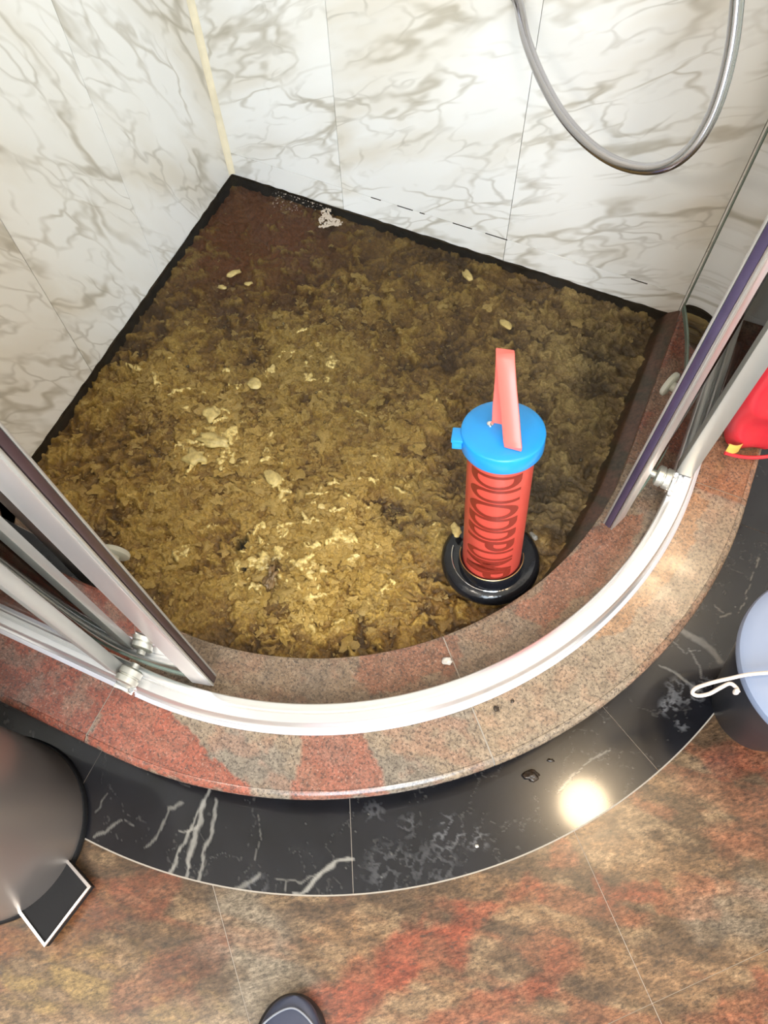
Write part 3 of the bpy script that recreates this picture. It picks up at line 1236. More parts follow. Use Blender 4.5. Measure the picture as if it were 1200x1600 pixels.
STEPG = 0.0027
gx = np.arange(0.002, 1.075, STEPG)
gyy = np.arange(-0.002, -1.04, -STEPG)
X, Y = np.meshgrid(gx, gyy, indexing='ij')
Z, Cc, LEV = sludge_fields(X, Y)
R = np.hypot(np.maximum(0, X - CX), np.maximum(0, CY - Y))
edge = np.minimum(np.minimum(X, -Y), RW + 0.002 - R)
Z = np.where(edge < 0.03, np.minimum(Z, 0.094 + 0 * Z), Z)
mk = R < RW + 0.004
idx = -np.ones(X.shape, int)
cell = mk[:-1, :-1] & mk[1:, :-1] & mk[:-1, 1:] & mk[1:, 1:]
use = np.zeros(X.shape, bool)
use[:-1, :-1] |= cell
use[1:, :-1] |= cell
use[:-1, 1:] |= cell
use[1:, 1:] |= cell
idx[use] = np.arange(use.sum())
V = np.stack([X[use], Y[use], Z[use]], -1)
ci = np.argwhere(cell)
F4 = np.stack([idx[ci[:, 0], ci[:, 1]], idx[ci[:, 0], ci[:, 1] + 1], idx[ci[:, 0] + 1, ci[:, 1] + 1], idx[ci[:, 0] + 1, ci[:, 1]]], -1)
me = bpy.data.meshes.new('sludge')
me.vertices.add(len(V))
me.vertices.foreach_set('co', V.ravel())
me.loops.add(F4.size)
me.loops.foreach_set('vertex_index', F4.ravel().astype(np.int32))
me.polygons.add(len(F4))
me.polygons.foreach_set('loop_start', np.arange(0, F4.size, 4, dtype=np.int32))
me.update(calc_edges=True)
me.validate()
settint(me, Cc[use])
sl = link('sludge', me, M['sludge'], None, True, 180)
tag(sl, 'yellow-brown sludge of soaked paper pulp filling the shower tray', 'sludge', None, 'stuff')

# crumpled scraps of soaked paper floating through it
prng = np.random.RandomState(5)
V = []
Fc = []
TC = []
count = 0
while count < 7500:
    x, y = prng.uniform(0.02, 1.03), prng.uniform(-1.0, -0.02)
    if not inside_tray(x, y, RW - 0.012):
        continue
    bx, by = 0.895, -0.664
    if math.hypot(x - bx, y - by) < 0.10:
        continue
    dd = float(density(np.array(x), np.array(y)))
    if prng.rand() > max(0.03, (dd - 0.18) * 1.15):
        continue
    count += 1
    z0, c0, l0 = sludge_fields(np.array([x]), np.array([y]))
    size = min(0.014, 0.0016 + prng.exponential(0.0024)) * (0.75 + 0.5 * min(1, dd))
    asp = prng.uniform(0.35, 0.9)
    th = prng.normal(0.42, 0.8)
    tilt1, tilt2 = prng.normal(0, 0.28, 2)
    z = min(0.0990, float(z0[0]) + prng.uniform(-0.001, 0.002))
    m = 5
    base = len(V)
    ph = prng.uniform(0, 6.28, 4)
    rad = [1 + 0.35 * prng.randn() * 0.6 for _ in range(8)]
    for i in range(m):
        for j in range(m):
            u = (i / (m - 1) - 0.5) * 2
            v = (j / (m - 1) - 0.5) * 2
            # squarish leaf pulled towards an irregular outline
            rr = 1 + 0.28 * math.sin(3 * math.atan2(v, u) + ph[0]) + 0.16 * math.sin(5 * math.atan2(v, u) + ph[1])
            k = rr * (0.86 if abs(u) > 0.9 and abs(v) > 0.9 else 1)
            lx = u * size * k
            ly = v * size * asp * k
            lz = 0.26 * size * (math.sin(2.3 * u + ph[2]) + math.sin(2.9 * v + ph[3])) * 0.5 - 0.35 * size * (u * u + v * v) * 0.4
            lz += tilt1 * lx * 0.4 + tilt2 * ly * 0.4
            V.append((x + lx * math.cos(th) - ly * math.sin(th), y + lx * math.sin(th) + ly * math.cos(th), z + lz))
    br = prng.uniform(0, 1)
    k = 0.15 + 0.75 * br ** 1.6
    col = c0[0] * (1 - k) + np.array([0.56, 0.43, 0.175]) * k
    if x > 0.72:
        col = col * 0.75 * np.array([1, 0.99, 1.02])
    for _ in range(m * m):
        TC.append(col * prng.uniform(0.9, 1.08))
    for i in range(m - 1):
        for j in range(m - 1):
            a0 = base + i * m + j
            Fc.append((a0, a0 + m, a0 + m + 1, a0 + 1))
fl = raw('paper_scraps', V, Fc, M['paper'], None, True, np.clip(np.array(TC), 0, 1), 180)
tag(fl, 'countless pale scraps of soaked toilet paper floating in the brown sludge', 'paper scraps', None, 'stuff')

# the water's surface
n = 150
V = []
Fc = []
outl = [(0.0015, -0.0015)]
outl = []
us = ulist(-90 - (CX - 0.0015) / STEP, (-0.0015 - CY) / STEP, 160)
arc = [qpt(u, RW + 0.001) for u in us]
V = [(0.0015, -0.0015, 0.100)] + [(x, y, 0.100) for x, y in arc]
Fc = [(0, i, i + 1) for i in range(1, len(V) - 1)]
wt = raw('murky_water', V, Fc, M['water'], None, False)
tag(wt, 'murky brown water standing in the blocked shower tray', 'water', None, 'stuff')

# foam bubbles by the back wall
bm = bmesh.new()
fx, fy = at(512, 345, .1)
for k in range(520):
    a = prng.uniform(0, 6.28)
    r = 0.031 * math.sqrt(prng.uniform(0, 1)) * (0.75 + 0.25 * math.sin(3 * a + 1))
    s = prng.uniform(0.0009, 0.0026)
    px = fx + r * math.cos(a) * 1.15
    py = min(-0.008, fy + r * math.sin(a) * 0.85 + (0.012 if math.cos(a) < -0.3 else 0))
    if (k % 2 == 0) and vnoise(px * 130, py * 130, 4) < 0.42:
        continue
    mtx = Matrix.Translation((px, py, 0.1003)) @ Matrix.Diagonal((s, s, s * 0.8, 1))
    bmesh.ops.create_icosphere(bm, subdivisions=1, radius=1.0, matrix=mtx)
for k in range(90):
    px, py = at(prng.uniform(425, 505), prng.uniform(297, 330), .1)
    s = prng.uniform(0.0005, 0.0012)
    bmesh.ops.create_icosphere(bm, subdivisions=1, radius=1.0, matrix=Matrix.Translation((px, min(py, -0.008), 0.1003)) @ Matrix.Diagonal((s, s, s, 1)))
fo = frombm('foam_patch', bm, M['foam'])
tag(fo, 'small patch of pale foam bubbles on the water by the back wall', 'foam', None, 'stuff')
bm = bmesh.new()
for k in range(46):
    px, py = prng.uniform(0.15, 1.0), prng.uniform(-0.95, -0.05)
    if not inside_tray(np.array(px), np.array(py), RW - 0.02) or math.hypot(px - .895, py + .664) < 0.11:
        continue
    s = prng.uniform(0.0012, 0.0036)
    bmesh.ops.create_icosphere(bm, subdivisions=2, radius=1.0, matrix=Matrix.Translation((px, py, 0.1002)) @ Matrix.Diagonal((s, s, s * 0.7, 1)))
bb = frombm('water_bubbles', bm, M['glass'])
tag(bb, 'scattered single bubbles on the murky water', 'bubbles', None, 'stuff')


def lump(name, loc, size, mat, label, cat, seed, group=None, flat=0.6, rotz=0.0, jag=0.35, sub=3):
    bm = bmesh.new()
    bmesh.ops.create_icosphere(bm, subdivisions=sub, radius=1.0)
    r = np.random.RandomState(seed)
    ph = r.uniform(0, 6.28, (6, 3))
    fr = r.uniform(1.2, 5.5, (6, 3))
    for v in bm.verts:
        c = v.co
        s = sum(math.sin(fr[k][0] * c.x + ph[k][0]) * math.sin(fr[k][1] * c.y + ph[k][1]) * math.cos(fr[k][2] * c.z + ph[k][2]) for k in range(6))
        v.co = c * (1 + jag * s * 0.5)
    bmesh.ops.scale(bm, vec=Vector((size[0], size[1], size[2])), verts=bm.verts)
    bmesh.ops.rotate(bm, cent=(0, 0, 0), matrix=Matrix.Rotation(rotz, 3, 'Z'), verts=bm.verts)
    zmin = min(v.co.z for v in bm.verts)
    bmesh.ops.translate(bm, vec=(0, 0, -zmin * flat), verts=bm.verts)
    o = frombm(name, bm, mat, None, True, 180)
    o.location = loc
    tag(o, label, cat, group)
    return o


def pz(px, py, z):
    x, y = at(px, py, z)
    return (x, y, z)


lump('paper_wad', pz(366, 428, .098), (0.017, 0.0065, 0.005), M['pale_scrap'], 'long pale paper wad floating nearest the dark back corner', 'paper wad', 3, None, 0.5, 0.9, 0.25)
lump('paper_wad', pz(389, 444, .099), (0.0085, 0.004, 0.004), M['pale_scrap'], 'tiny bright curled paper wad just right of the long one', 'paper wad', 5, None, 0.5, 0.6, 0.4)
lump('paper_wad', pz(348, 450, .098), (0.010, 0.005, 0.004), M['pale_scrap'], 'small pale paper wad just below the long one near the back corner', 'paper wad', 9, None, 0.5, 0.1, 0.35)
lump('paper_wad', pz(731, 432, .097), (0.016, 0.009, 0.005), M['pale_scrap'], 'soft tan paper wad floating alone before the middle of the back wall', 'paper wad', 15, None, 0.5, -0.7, 0.3)
lump('paper_wad', pz(790, 508, .097), (0.017, 0.008, 0.005), M['pale_scrap'], 'tan paper wad floating just behind the red pump handle', 'paper wad', 17, None, 0.5, -0.4, 0.3)
lump('paper_wad', pz(427, 748, .100), (0.020, 0.013, 0.007), M['pale_scrap'], 'bright square paper wad in the middle of the sludge', 'paper wad', 21, None, 0.5, -0.2, 0.2)
lump('paper_wad', pz(335, 690, .099), (0.030, 0.013, 0.009), M['pale_scrap'], 'largest pale folded paper wad on the sludge mound towards the left wall', 'paper wad', 24, None, 0.5, 0.2, 0.4)
lump('paper_wad', pz(306, 716, .098), (0.022, 0.017, 0.009), M['pale_scrap'], 'rounded crumbly paper wad just below the largest folded one', 'paper wad', 28, None, 0.5, 0.2, 0.45)
lump('paper_wad', pz(332, 648, .099), (0.016, 0.016, 0.008), M['pale_scrap'], 'lumpy paper wad just above the largest folded one', 'paper wad', 31, None, 0.5, 0.6, 0.45)
lump('paper_wad', pz(398, 600, .098), (0.014, 0.013, 0.005), M['pale_scrap'], 'squarish pale paper wad floating alone above the central sludge', 'paper wad', 33, None, 0.5, 0.1, 0.2)
lump('debris_clump', pz(424, 905, .098), (0.009, 0.018, 0.008), plain('brown_debris', (0.17, 0.105, 0.045), 0.3, var=0.5, vscale=120, bump=0.8, bscale=220),
     'brown crumbly debris clump in the front sludge', 'debris', 37, None, 0.35, 0.2, 0.85, 4)
lump('debris_clump', pz(830, 1212, .001), (0.013, 0.008, 0.003), M['dark_scrap'], 'dark wet debris clump on the black border tile right of centre', 'debris', 41, None, 1.0, 0.3, 0.45)
lump('debris_speck', pz(860, 1188, .001), (0.006, 0.003, 0.0015), M['dark_scrap'], 'small dark speck beside the wet clump, away from the kerb joint', 'debris', 43, None, 1.0, 0.3, 0.45, 2)
lump('debris_speck', pz(775, 1108, .15), (0.0045, 0.0042, 0.002), M['dark_scrap'], 'black crumb on the tan kerb slab right of its joint', 'debris', 44, None, 1.0, 0.3, 0.4, 2)
lump('debris_speck', pz(800, 1096, .15), (0.003, 0.003, 0.0012), M['dark_scrap'], 'smaller black crumb right of the first on the tan kerb slab', 'debris', 46, None, 1.0, 0.3, 0.4, 2)
lump('pebble', pz(698, 1034, .15), (0.0085, 0.0065, 0.004), M['pebble'], 'pale grey pebble on the inner kerb beside the slab joint', 'pebble', 47, None, 1.0, 0.3, 0.2)
lump('debris_speck', pz(745, 1322, .001), (0.0035, 0.003, 0.001), M['pebble'], 'tiny pale crumb on the black border tile in front', 'debris', 49, None, 1.0, 0.3, 0.3, 2)

# ------------------------------------------------------------------ shower enclosure
track = empty('door_track', (CX, CY - 0.715, 0.15), 'curved bright aluminium door track on top of the granite kerb', 'door track')
pr = [(0.734, 0.1502), (0.734, 0.161), (0.731, 0.1635), (0.729, 0.166), (0.729, 0.1815), (0.7265, 0.1845), (0.7135, 0.1845),
      (0.7125, 0.1815), (0.7100, 0.1815), (0.7090, 0.1845), (0.6985, 0.1845), (0.696, 0.182), (0.696, 0.1502)]
sweep('rail', pr, ulist(-135.2, 40.9, 240), M['alu'], track, sharp=50)
sweep('sealing_bead', [(0.7342, 0.1502), (0.7342, 0.156), (0.738, 0.1535), (0.7405, 0.1502)], ulist(-135.2, 40.9, 200),
      plain('clear_sealant', (0.52, 0.50, 0.52), 0.2, spec=0.6), track)

PTOP = 2.02


def vbar(name, c, sx, sy, z0, z1, rotz, mat, parent, bev=0.0025):
    bm = bmesh.new()
    bm_box(bm, (0, 0, (z0 + z1) / 2), (sx, sy, z1 - z0), bev, seg=2)
    bmesh.ops.rotate(bm, cent=(0, 0, 0), matrix=Matrix.Rotation(rotz, 3, 'Z'), verts=bm.verts)
    bmesh.ops.translate(bm, vec=(c[0], c[1], 0), verts=bm.verts)
    o = frombm(name, bm, mat, None, True, 40)
    keep(o, parent)
    return o


# fixed panes on the straight sides
fpl = empty('fixed_glass_panel', (0.20, -1.127, 0.185), 'fixed clear glass panel along the left straight side of the shower track', 'glass panel')
vbar('glass_pane', (0.2075, -1.127), 0.400, 0.006, 0.187, PTOP, 0, M['glass'], fpl, 0)
vbar('end_profile', (0.414, -1.1265), 0.026, 0.020, 0.186, PTOP, math.radians(-3), M['alu_soft'], fpl)
vbar('wall_profile', (0.012, -1.127), 0.020, 0.028, 0.186, PTOP, 0, M['alu_soft'], fpl)
fpr = empty('fixed_glass_panel', (1.17, -0.20, 0.185), 'fixed clear glass panel along the right side beside the red bag', 'glass panel')
vbar('glass_pane', (1.170, -0.2005), 0.006, 0.385, 0.187, PTOP, 0, M['glass'], fpr, 0)
vbar('end_profile', (1.1655, -0.404), 0.030, 0.026, 0.186, PTOP, math.radians(3), M['alu_soft'], fpr)
vbar('wall_profile', (1.170, -0.014), 0.028, 0.020, 0.186, PTOP, 0, M['alu_soft'], fpr)


def sliding_door(cx, cy, R, a0, a1, label, stile_at, seal_mat, knob_s, neck=0.024):
    """curved pane from angle a0 to a1 (degrees), stile with dark seal at stile_at"""
    am = math.radians((a0 + a1) / 2)
    root = empty('sliding_glass_door', (cx + R * math.cos(am), cy + R * math.sin(am), 0.19), label, 'shower door')
    n = 40
    V = []
    Fc = []
    t = 0.003
    for i in range(n + 1):
        a = math.radians(a0 + (a1 - a0) * i / n)
        for r in (R - t, R + t):
            for z in (0.190, PTOP):
                V.append((cx + r * math.cos(a), cy + r * math.sin(a), z))
    for i in range(n):
        b = i * 4
        Fc += [(b, b + 4, b + 5, b + 1), (b + 2, b + 3, b + 7, b + 6), (b, b + 2, b + 6, b + 4), (b + 1, b + 5, b + 7, b + 3)]
    Fc += [(0, 1, 3, 2), (n * 4, n * 4 + 2, n * 4 + 3, n * 4 + 1)]
    keep(raw('glass_pane', V, Fc, M['glass'], None, True, None, 30), root)
    # polished rear edge and lower edge shown as green-grey glass edge
    rear = a1 if stile_at == a0 else a0
    ra = math.radians(rear)
    sgn = 1 if rear > stile_at else -1
    q = (cx + R * math.cos(ra + sgn * 0.0035), cy + R * math.sin(ra + sgn * 0.0035))
    vbar('pane_edge', q, 0.0085, 0.0060, 0.190, PTOP, ra, M['glass_edge'], root, 0.001)
    V = []
    Fc = []
    for i in range(n + 1):
        a = math.radians(a0 + (a1 - a0) * i / n)
        for r, z in ((R - 0.005, 0.1885), (R + 0.005, 0.1885), (R + 0.005, 0.2020), (R - 0.005, 0.2020)):
            V.append((cx + r * math.cos(a), cy + r * math.sin(a), z))
    for i in range(n):
        for k in range(4):
            Fc.append((i * 4 + k, i * 4 + (k + 1) % 4, i * 4 + 4 + (k + 1) % 4, i * 4 + 4 + k))
    keep(raw('drip_seal', V, Fc, M['glass_edge'], None, True, None, 40), root)
    # leading stile
    sa = math.radians(stile_at)
    sg = 1 if stile_at > rear else -1
    def pos(dt, dr):
        aa = sa + sg * dt / R
        return (cx + (R + dr) * math.cos(aa), cy + (R + dr) * math.sin(aa))
    vbar('stile', pos(-0.009, 0), 0.020, 0.034, 0.180, PTOP, sa, M['alu'], root, 0.0025)
    vbar('magnetic_seal', pos(0.0095, -0.001), 0.0105, 0.0045, 0.180, PTOP, sa, seal_mat, root, 0.001)
    vbar('seal_lip', pos(0.0095, -0.0085), 0.0035, 0.0050, 0.180, PTOP, sa, M['alu_soft'], root, 0.001)
    vbar('seal_lip', pos(0.0095, 0.0075), 0.0035, 0.0050, 0.180, PTOP, sa, M['alu_soft'], root, 0.001)
    # inner door knob: a disc on a short neck, with its screw plate
    ks = pos(-0.040, -0.003)
    ndir = Vector((-math.cos(sa), -math.sin(sa), 0))
    fr = Matrix.Translation((ks[0], ks[1], knob_s)) @ ndir.to_track_quat('Z', 'Y').to_matrix().to_4x4()
    kn = lathe('knob', [(0, -0.001), (0.007, -0.001), (0.007, neck), (0.0165, neck + 0.0005), (0.0185, neck + 0.002), (0.0185, neck + 0.006), (0.017, neck + 0.008), (0, neck + 0.008)],
               M['clear_plastic'], None, 32, fr)
    keep(kn, root)
    pl = lathe('knob_screw', [(0, neck + 0.008), (0.006, neck + 0.008), (0.0055, neck + 0.009), (0.003, neck + 0.0093), (0, neck + 0.009)], M['chrome'], None, 20, fr)
    keep(pl, kn)
    return root, pos


# right door, slid open past the right fixed pane
dr, posr = sliding_door(0.472, -0.315, 0.650, -21.5, 23.2, 'open curved glass door on the right with a violet-black edge seal', -21.5, M['seal_violet'], 0.535)
dl, posl = sliding_door(0.410, -0.450, 0.650, -119.5, -76.6, 'open curved glass door on the left with a brown edge seal', -76.6, M['seal'], 0.588, 0.042)


def roller(door, c, tang, label):
    """chrome guide roller under the door, riding on the track"""
    tx_ = Vector((math.cos(tang), math.sin(tang), 0))
    nx = Vector((-tx_.y, tx_.x, 0))
    rt = Matrix.Rotation(tang, 3, 'Z')
    bm = bmesh.new()
    bm_box(bm, (0, 0, 0), (0.036, 0.014, 0.014), 0.002)
    bmesh.ops.rotate(bm, cent=(0, 0, 0), matrix=rt, verts=bm.verts)
    bmesh.ops.translate(bm, vec=(c[0], c[1], 0.193), verts=bm.verts)
    br = frombm('roller_bracket', bm, M['chrome'])
    keep(br, door)
    fr = Matrix.Translation((c[0], c[1], 0.206)) @ nx.to_track_quat('Z', 'Y').to_matrix().to_4x4()
    wl = lathe('guide_wheel', [(0, 0.004), (0.0135, 0.004), (0.019, 0.006), (0.019, 0.015), (0.0165, 0.0165), (0.0165, 0.0180), (0.019, 0.0195),
                               (0.019, 0.0285), (0.015, 0.0315), (0.008, 0.032), (0.007, 0.040), (0, 0.040)], M['satin'], None, 28, fr)
    keep(wl, br)
    fr2 = Matrix.Translation((c[0] + tx_.x * 0.015, c[1] + tx_.y * 0.015, 0.199))
    sw = lathe('adjusting_screw', [(0.0, 0.0), (0.005, 0.0), (0.005, 0.007), (0.004, 0.008), (0, 0.008)], M['chrome'], None, 16, fr2)
    keep(sw, br)


roller(dl, (0.449, -1.150), 0.0, '')
roller(dr, (1.150, -0.448), math.pi / 2 - 0.06, '')

# ------------------------------------------------------------------ shower hose
hp = [(0.625, -0.018, 1.30), (0.627, -0.017, 1.05)]
hpx = [(802, -90), (805, -45), (810, 0), (822, 60), (845, 120), (876, 176), (916, 222), (960, 252), (1006, 264), (1046, 257), (1081, 231), (1109, 188), (1129, 135), (1144, 70), (1152, 0), (1155, -70), (1154, -150)]
for k, (px, py) in enumerate(hpx):
    dep = 1.275 - 0.032 * max(0, k - 2) if k < 7 else 1.147 - 0.028 * (k - 6)
    q = CAM + MC @ np.array([px - 600.0, py - 800.0, F_PX]) / F_PX * dep
    hp.append((q[0], min(q[1], -0.018), q[2]))
hp += [(0.90, -0.34, 1.40), (0.84, -0.25, 1.70)]
hroot = empty('shower_hose', hp[5], 'shiny metal shower hose hanging in a loop before the back wall', 'shower hose')
keep(tube('hose', hp, 0.0080, M['hose'], None, 14, False, 14), hroot)
bm = bmesh.new()
f = lathe('wall_connector', [(0, 0), (0.026, 0), (0.026, 0.006), (0.014, 0.012), (0.012, 0.03), (0, 0.03)], M['chrome'], None, 28,
          Matrix.Translation((0.625, -0.001, 1.315)) @ Vector((0, -1, 0)).to_track_quat('Z', 'Y').to_matrix().to_4x4())
keep(f, hroot)
f = lathe('hose_nut', [(0, 0), (0.0105, 0), (0.0125, 0.02), (0.0125, 0.045), (0.010, 0.05), (0, 0.05)], M['chrome'], None, 20,
          Matrix.Translation((0.625, -0.018, 1.262)))
keep(f, hroot)

# ------------------------------------------------------------------ the plunger pump
B = Vector((0.904, -0.679, 0.140))
C0 = Vector((0.866, -0.614, 0.455))
AX = (C0 - B).normalized()
HT = (C0 - B).length
VD = (Vector(CAM) - C0)
VD = (VD - AX * VD.dot(AX)).normalized()     # towards the front
SD = AX.cross(VD).normalized()               # towards the right
pump = empty('plunger_pump', (0.895, -0.664, 0.10), 'red cylinder drain pump with blue cap and black rubber bell standing in the sludge', 'drain pump')
FR = Matrix(((VD.x, SD.x, AX.x, B.x), (VD.y, SD.y, AX.y, B.y), (VD.z, SD.z, AX.z, B.z), (0, 0, 0, 1)))
RC = 0.0515


def keepp(o, r=pump):
    return keep(o, r)


body = keepp(lathe('cylinder', [(0, -0.006), (RC - 0.001, -0.006), (RC, -0.004), (RC, HT - 0.03), (RC + 0.001, HT - 0.012), (0, HT - 0.012)], M['red_plastic'], None, 72, FR))
# blue cap: skirt, rounded rim and shallow domed top
keepp(lathe('cap', [(RC + 0.0012, HT - 0.034), (0.0605, HT - 0.034), (0.0628, HT - 0.030), (0.0628, HT - 0.006), (0.0622, HT - 0.0035), (0.0605, HT - 0.0022),
                    (0.050, HT - 0.0005), (0.030, HT + 0.0025), (0.012, HT + 0.005), (0, HT + 0.005)], M['blue_plastic'], None, 72, FR))
# tab on the cap's left side
bm = bmesh.new()
bm_box(bm, (0, 0, 0), (0.028, 0.018, 0.006), 0.0015)
for dx in (-0.010, 0.010):
    bm_box(bm, (dx, 0, -0.009), (0.006, 0.015, 0.014), 0.001)
bm_box(bm, (0, 0.002, -0.009), (0.020, 0.008, 0.012), 0.001)
bmesh.ops.transform(bm, matrix=FR @ Matrix.Translation((0.012, -0.066, HT - 0.010)), verts=bm.verts)
keepp(frombm('cap_tab', bm, M['blue_plastic']))
# rivet at the cap's middle
keepp(lathe('cap_rivet', [(0, 0), (0.0055, 0), (0.005, 0.003), (0.003, 0.0045), (0, 0.005)], M['chrome'], None, 20, FR @ Matrix.Translation((-0.002, -0.020, HT + 0.0035))))


# coral strap handle: a closed flat band
def handle_band():
    path = [(-0.006, -0.008, 0.002), (-0.012, -0.009, 0.030), (-0.022, -0.009, 0.075), (-0.031, -0.009, 0.108), (-0.031, -0.008, 0.118), (-0.026, -0.008, 0.124),
            (-0.018, -0.007, 0.124), (-0.012, -0.006, 0.119), (0.004, 0.000, 0.085), (0.022, 0.008, 0.046), (0.038, 0.014, 0.014), (0.042, 0.016, 0.006), (0.040, 0.016, 0.001)]
    th = 0.0021
    V = []
    Fc = []
    P = [Vector(p) for p in path]
    for i, p in enumerate(P):
        a = P[max(0, i - 1)]
        b = P[min(len(P) - 1, i + 1)]
        t = (b - a).normalized()
        sdv = Vector((0.20, 1, 0))
        sdv = (sdv - t * sdv.dot(t)).normalized()
        nrm = t.cross(sdv).normalized()
        hw = 0.0098 if i < 3 else (0.0112 if i == 3 else 0.0128)
        for s1, n1 in ((-1, -0.6), (-0.92, -1), (0.92, -1), (1, -0.6), (1, 0.6), (0.92, 1), (-0.92, 1), (-1, 0.6)):
            V.append(FR @ (Vector((0, 0, HT + 0.0015)) + p + sdv * hw * s1 + nrm * th * n1))
    n = 8
    for i in range(len(P) - 1):
        for k in range(n):
            Fc.append((i * n + k, i * n + (k + 1) % n, (i + 1) * n + (k + 1) % n, (i + 1) * n + k))
    Fc.append(tuple(range(n)))
    Fc.append(tuple((len(P) - 1) * n + k for k in range(n)))
    bm = bmesh.new()
    bv = [bm.verts.new(v) for v in V]
    for f in Fc:
        bm.faces.new([bv[i] for i in f])
    return frombm('handle', bm, M['coral_plastic'], None, True, 40)


keepp(handle_band())

# rubber bell: wide ring, hump and collar
FRB = FR.copy()
bell = [(0.0, -0.014), (0.040, -0.014), (0.054, -0.015), (0.062, -0.017), (0.070, -0.0185), (0.078, -0.0215),
        (0.0855, -0.027), (0.0895, -0.035), (0.0895, -0.042), (0.086, -0.050), (0.080, -0.056), (0, -0.056)]
# the bell sits flatter in the water than the leaning cylinder
axb = (AX * 0.45 + Vector((0, 0, 1)) * 0.55).normalized()
vdb = (VD - axb * VD.dot(axb)).normalized()
sdb = axb.cross(vdb)
BB = B + Vector((-0.003, 0.011, 0))
FRB = Matrix(((vdb.x, sdb.x, axb.x, BB.x), (vdb.y, sdb.y, axb.y, BB.y), (vdb.z, sdb.z, axb.z, B.z), (0, 0, 0, 1)))
keepp(lathe('rubber_bell', bell, M['rubber'], None, 80, FRB))
keepp(lathe('bell_collar', [(0.0525, 0.003), (0.0552, 0.0035), (0.0572, 0.001), (0.0580, -0.010), (0.0600, -0.022), (0.0525, -0.022)], M['rubber'], None, 72, FR, closed=True))


def ring_wire(name, R, h, a0, a1, rad, mat, frame, tilt=0.0, off=(0, 0)):
    pts = []
    nseg = 22
    for i in range(nseg + 1):
        a = math.radians(a0 + (a1 - a0) * i / nseg)
        p = Vector((R * math.cos(a) + off[0], R * math.sin(a) + off[1], h + tilt * math.cos(a)))
        pts.append(frame @ p)
    return keepp(tube(name, pts, rad, mat, None, 6, False, 3))


ring_wire('wire_ring', 0.0562, 0.0042, -100, 100, 0.0010, plain('brass_wire', (0.55, 0.42, 0.20), 0.3, 1.0), FR)
ring_wire('wire_ring', 0.071, -0.0150, -100, 18, 0.0010, M['chrome'], FRB, 0.0, (0.004, 0.0))

# printed lettering running down the cylinder
WORD = [('D', 0.258, 0.030), ('U', 0.226, 0.030), ('O', 0.190, 0.038), ('D', 0.156, 0.030), ('D', 0.127, 0.026), ('P', 0.098, 0.026), ('U', 0.070, 0.025), ('M', 0.040, 0.030), ('P', 0.012, 0.024)]
bml = bmesh.new()
for ch, h0, wd in WORD:
    fc = bpy.data.curves.new('print', 'FONT')
    fc.body = ch
    fc.size = 1.0
    fc.offset = 0.016
    fc.resolution_u = 6
    to = bpy.data.objects.new('print', fc)
    COL.objects.link(to)
    bpy.context.view_layer.update()
    tm = to.to_mesh()
    vs = np.array([v.co for v in tm.vertices])
    fs = [tuple(p.vertices) for p in tm.polygons]
    to.to_mesh_clear()
    bpy.data.objects.remove(to)
    mn, mx_ = vs.min(0), vs.max(0)
    bm2 = bmesh.new()
    bv = [bm2.verts.new((float((v[0] - mn[0]) / (mx_[0] - mn[0])), float((v[1] - mn[1]) / (mx_[1] - mn[1])), 0)) for v in vs]
    for f in fs:
        try:
            bm2.faces.new([bv[i] for i in f])
        except ValueError:
            pass
    for k in range(1, 14):
        g_ = list(bm2.verts) + list(bm2.edges) + list(bm2.faces)
        bmesh.ops.bisect_plane(bm2, geom=g_, plane_co=(0, k / 14, 0), plane_no=(0, 1, 0))
    mp = {}
    arc = math.radians(96)
    for v in bm2.verts:
        # letter tops face the picture's right; the word reads downwards
        a = (v.co.y - 0.5) * arc - math.radians(6)
        h = h0 + wd * 0.5 - v.co.x * wd
        p = FR @ Vector(((RC + 0.0004) * math.cos(a), (RC + 0.0004) * math.sin(a), h))
        mp[v] = bml.verts.new(p)
    for f in bm2.faces:
        try:
            bml.faces.new([mp[v] for v in f.verts])
        except ValueError:
            pass
    bm2.free()
keepp(frombm('lettering', bml, M['ink'], None, True))

# scraps of paper sticking to the bell
for k, (px, py, zz, s, lab) in enumerate(((764, 898, .124, (0.021, 0.007, 0.004), 'pale paper wad stuck on the front of the black rubber bell'),
                                          (713, 830, .128, (0.008, 0.013, 0.005), 'olive paper wad stuck on the left of the black rubber bell'),
                                          (834, 838, .118, (0.009, 0.005, 0.003), 'thin grey paper wad stuck on the right of the black rubber bell'))):
    lump('paper_wad', pz(px, py, zz), s, M['pale_scrap'] if k < 2 else M['grey_scrap'], lab, 'paper wad', 60 + k, None, 0.4, (-0.1, 0.5, -0.4)[k], 0.4)

# ------------------------------------------------------------------ steel pedal bin at the left
BX, BY, BR = 0.297, -1.432, 0.150
bn = empty('pedal_bin', (BX, BY, 0.001), 'brushed steel pedal bin standing on the floor left of the kerb', 'pedal bin')
FRN = Matrix.Translation((BX, BY, 0.001))
keep(lathe('base_ring', [(0, 0), (BR + 0.003, 0), (BR + 0.004, 0.002), (BR + 0.004, 0.014), (BR + 0.002, 0.017), (0, 0.017)], M['black_plastic'], None, 96, FRN), bn)
keep(lathe('body', [(0, 0.017), (BR, 0.017), (BR, 0.56), (BR - 0.004, 0.562), (0, 0.562)], M['steel'], None, 128, FRN), bn)
keep(lathe('lid', [(BR + 0.001, 0.563), (BR + 0.003, 0.566), (BR + 0.003, 0.588), (BR - 0.01, 0.602), (BR * 0.6, 0.618), (0, 0.625)], M['steel'], None, 96, FRN), bn)
